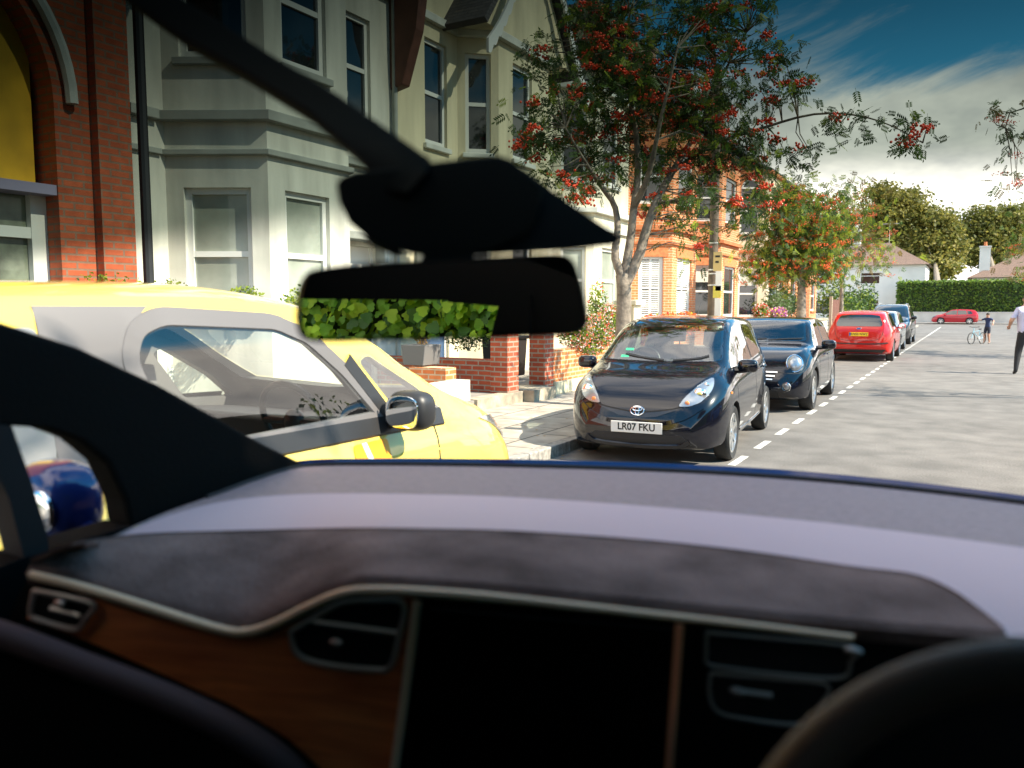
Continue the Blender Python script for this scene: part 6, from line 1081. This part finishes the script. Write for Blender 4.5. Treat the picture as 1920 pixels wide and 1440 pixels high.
    tb_ = npmesh('tint_band', V, F, tint_mat(), root, smooth=True); at = tb_.data.attributes.new('tint', 'FLOAT', 'POINT'); at.data.foreach_set('value', [(cutrow + i) / 40 + .08 * u * u * min(1, i / 5) for i in range(k) for u in np.linspace(-1, 1, 25)])
    # interior mirror
    Mc = Vector((-.39, .57, 1.57)); Tg = Vector((4.2, -1.5, 1.62)); n = ((EYE - Mc).normalized() + (Tg - Mc).normalized()).normalized(); n = (n + Vector((0, 0, MZ))).normalized()
    out = [(559, 600), (563, 552), (575, 518), (598, 503), (700, 492), (850, 484), (960, 478), (1040, 475), (1066, 480), (1082, 502), (1095, 550), (1103, 595), (1098, 615), (1078, 627), (1000, 632), (850, 637), (700, 641), (600, 642), (570, 634)]
    def onM(x, y, off=0.): return aP(x, y, Mc + n * off, n)
    mh_ = Bd(MB().prism([onM(*p, -.004) for p in spline(out + [out[0]], 90)[:-1]], -n * .028), 'rear_view_mirror', M_hous, bevel=.006, smooth=True); inn = [((x - 830) * .980 + 830, (y - 559) * .925 + 559) for x, y in spline(out + [out[0]], 90)[:-1]]
    Bd(MB().prism([onM(*p, 0) for p in inn], -n * .008), 'mirror_glass', mat('mirror_surface', (.82, .86, .80), .0, 1.), mh_)
    HD = .70
    def vol(pts, d0, d1, s=1.0):
        cx = sum(p[0] for p in pts) / len(pts); cy = sum(p[1] for p in pts) / len(pts); a = [aD(x, y, d0) for x, y in pts]; b = [aD(cx + (x - cx) * s, cy + (y - cy) * s, d1) for x, y in pts]; m_ = len(pts)
        return MB().add(a + b, [tuple(f) for f in tessellate_polygon([[Vector((x, y, 0)) for x, y in pts]])] + [tuple(i + m_ for i in f) for f in tessellate_polygon([[Vector((x, y, 0)) for x, y in pts]])] + [(i, (i + 1) % m_, (i + 1) % m_ + m_, i + m_) for i in range(m_)])
    hs = [(630, 345), (640, 332), (665, 322), (760, 312), (830, 302), (900, 294), (935, 291), (960, 300), (985, 320), (1020, 350), (1010, 400), (990, 440), (930, 470), (860, 478), (790, 480), (740, 470), (690, 448), (655, 418), (636, 380)]
    h_ = Bd(vol(hs, HD, HD + .07, .93), 'camera_housing', M_hous, mh_, bevel=.006, smooth=True); Bd(vol([(955, 298), (1000, 330), (1060, 374), (1120, 415), (1160, 440), (1164, 452), (1150, 460), (1060, 470), (960, 476), (880, 479), (900, 440), (950, 420)], HD + .012, HD + .10, .97), 'sensor_cover', mat('cover_black', (.014, .014, .016), .4), mh_, bevel=.004, smooth=True)
    Bd(vol([(800, 470), (880, 470), (900, 492), (780, 496)], HD + .0, HD + .03), 'mirror_stem', M_hous, mh_); Bd(vol([(690, 446), (745, 470), (770, 480), (745, 482), (700, 462), (672, 440)], HD + .02, HD + .06), 'housing_side', mat('housing_highlight', (.10, .09, .06), .6), mh_)  # lower facet's highlight is put into its paler colour
    arm = [((165, -60), (262, -60)), ((238, 0), (345, 0)), ((345, 76), (405, 36)), ((445, 132), (500, 98)), ((575, 212), (625, 172)), ((672, 296), (712, 232)), ((722, 362), (806, 298)), ((762, 366), (802, 322))]; DA = [.98, .95, .88, .82, .76, .73, .70, .69]
    rw_ = []
    for (a, b), d in zip(arm, DA): p, q2 = aD(*a, d), aD(*b, d); bk_ = cF * .035; rw_.append([p, p - cF * .004 + (q2 - p) * .12, q2 - cF * .004 - (q2 - p) * .12, q2, q2 + bk_, p + bk_, p])
    am = MB().rows(rw_); am.add([*rw_[0][:6]], [(0, 1, 2, 3, 4, 5)]).add([*rw_[-1][:6]], [(0, 1, 2, 3, 4, 5)]); Bd(am, 'visor_arm', M_hous, smooth=True)
    # steering wheel
    Cw = Vector((.081, .423, 1.2015)); tl = .4697; nn = Vector((0, -math.cos(tl), math.sin(tl))); a_ = Vector((1, 0, 0)); b_ = a_.cross(nn) * -1
    W_ = thing('steering_wheel', 'x', 'x', tuple(Cw)); del W_['label']; del W_['category']; W_.parent = root; W_.location = Cw - root.location
    def wbuild(mb, nm, m): o = mb.build(nm, m, None, smooth=True); o.parent = W_; o.matrix_parent_inverse = Matrix.Translation(-Cw); return o
    wbuild(MB().tube([Cw + (a_ * math.cos(t) + b_ * math.sin(t)) * .180 for t in np.linspace(0, 2 * math.pi, 73)], .0155, 14, cap=False), 'rim', mat('wheel_leather', (.07, .054, .050), .55, bump=(300, .2)))
    hb = MB().ell(Cw - nn * .02, (.075, .06, .03), nn.to_track_quat('Z', 'Y').to_matrix(), 20)
    for s in (1, -1): hb.tube([Cw + a_ * s * .05 - nn * .02, Cw + a_ * s * .178], [.03, .014], 8)
    hb.tube([Cw - b_ * .05 - nn * .02, Cw - b_ * .178], [.03, .014], 8); wbuild(hb, 'hub', M_face); c0 = Cw + nn * .012; wbuild(MB().tube([c0 + (a_ * math.cos(t) + b_ * math.sin(t)) * .026 for t in np.linspace(0, 2 * math.pi, 30)], .0022, 6, cap=False).prism([c0 + a_ * x + b_ * y for x, y in ((-.014, .014), (0, .010), (.014, .014), (.010, .006), (.004, .005), (0, -.018), (-.004, .005), (-.010, .006))], nn * .002), 'emblem', M_chrome)
    Bd(MB().cyl(Cw - nn * .03, Cw - nn * .30, .04, .05, 16), 'steering_column', M_face)
    # cabin shell: sides, roof behind the glass, bulkhead, floor, tailgate; the driver's window is open to view in the mirror
    fr = lambda u, nn_, z: (.66 - nn_, u, z); hy0, hy1, hz0, hz1 = MH
    w = MB(); wall_holes(w, fr, -1.7, 1.15, .3, 1.52 if False else 1.78, [(hy0, hy1, hz0, hz1)], .04); Bd(w, 'driver_door', M_fab, weld=False); Bd(MB().prism([(.64, .16, 1.24), (.64, .31, 1.24), (.64, .31, 1.56), (.64, .10, 1.56), (.64, .12, 1.543), (.64, .238, 1.535)], (.06, 0, 0)), 'window_divider', M_fab); Bd(MB().box((.672, hy0, hz0), (.676, hy1, hz1)), 'door_window', glass_clear())
    Bd(MB().box((-1.24, -1.7, .3), (-1.19, .42, 1.78)), 'side_panel', M_fab); Bd(MB().box((-1.24, -1.74, 1.78), (.72, -.32, 1.84)), 'roof', M_fab); Bd(MB().box((-1.24, -1.78, .3), (.72, -1.74, 1.84)), 'tailgate', M_fab); Bd(MB().box((-1.24, -1.78, .25), (.72, 1.3, .3)), 'floor', M_fab)
    Bd(MB().box((-1.22, 1.02, .3), (.70, 1.06, 1.12)), 'bulkhead', M_fab)
    return bv
def glass_clear():
    if 'clear_pane' in MATS: return MATS['clear_pane']
    m = bpy.data.materials.new('clear_pane'); m.use_nodes = True; N = m.node_tree.nodes; N.remove(N['Principled BSDF']); t = N.new('ShaderNodeBsdfTransparent'); t.inputs[0].default_value = (1, 1, 1, 1); m.node_tree.links.new(t.outputs[0], N['Material Output'].inputs[0]); MATS['clear_pane'] = m; return m
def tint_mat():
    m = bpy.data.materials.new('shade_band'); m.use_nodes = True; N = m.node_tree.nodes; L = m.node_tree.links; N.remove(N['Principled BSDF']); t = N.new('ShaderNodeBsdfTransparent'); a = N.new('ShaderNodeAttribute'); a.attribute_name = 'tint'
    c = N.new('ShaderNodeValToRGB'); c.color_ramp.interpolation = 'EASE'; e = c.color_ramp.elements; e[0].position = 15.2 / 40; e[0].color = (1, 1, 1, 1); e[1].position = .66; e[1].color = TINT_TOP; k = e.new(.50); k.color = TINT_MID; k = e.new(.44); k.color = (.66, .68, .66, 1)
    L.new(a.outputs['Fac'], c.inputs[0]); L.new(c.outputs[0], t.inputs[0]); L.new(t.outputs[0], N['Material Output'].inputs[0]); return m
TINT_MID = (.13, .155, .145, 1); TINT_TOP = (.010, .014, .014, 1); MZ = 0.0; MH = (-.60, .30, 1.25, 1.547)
our_car()
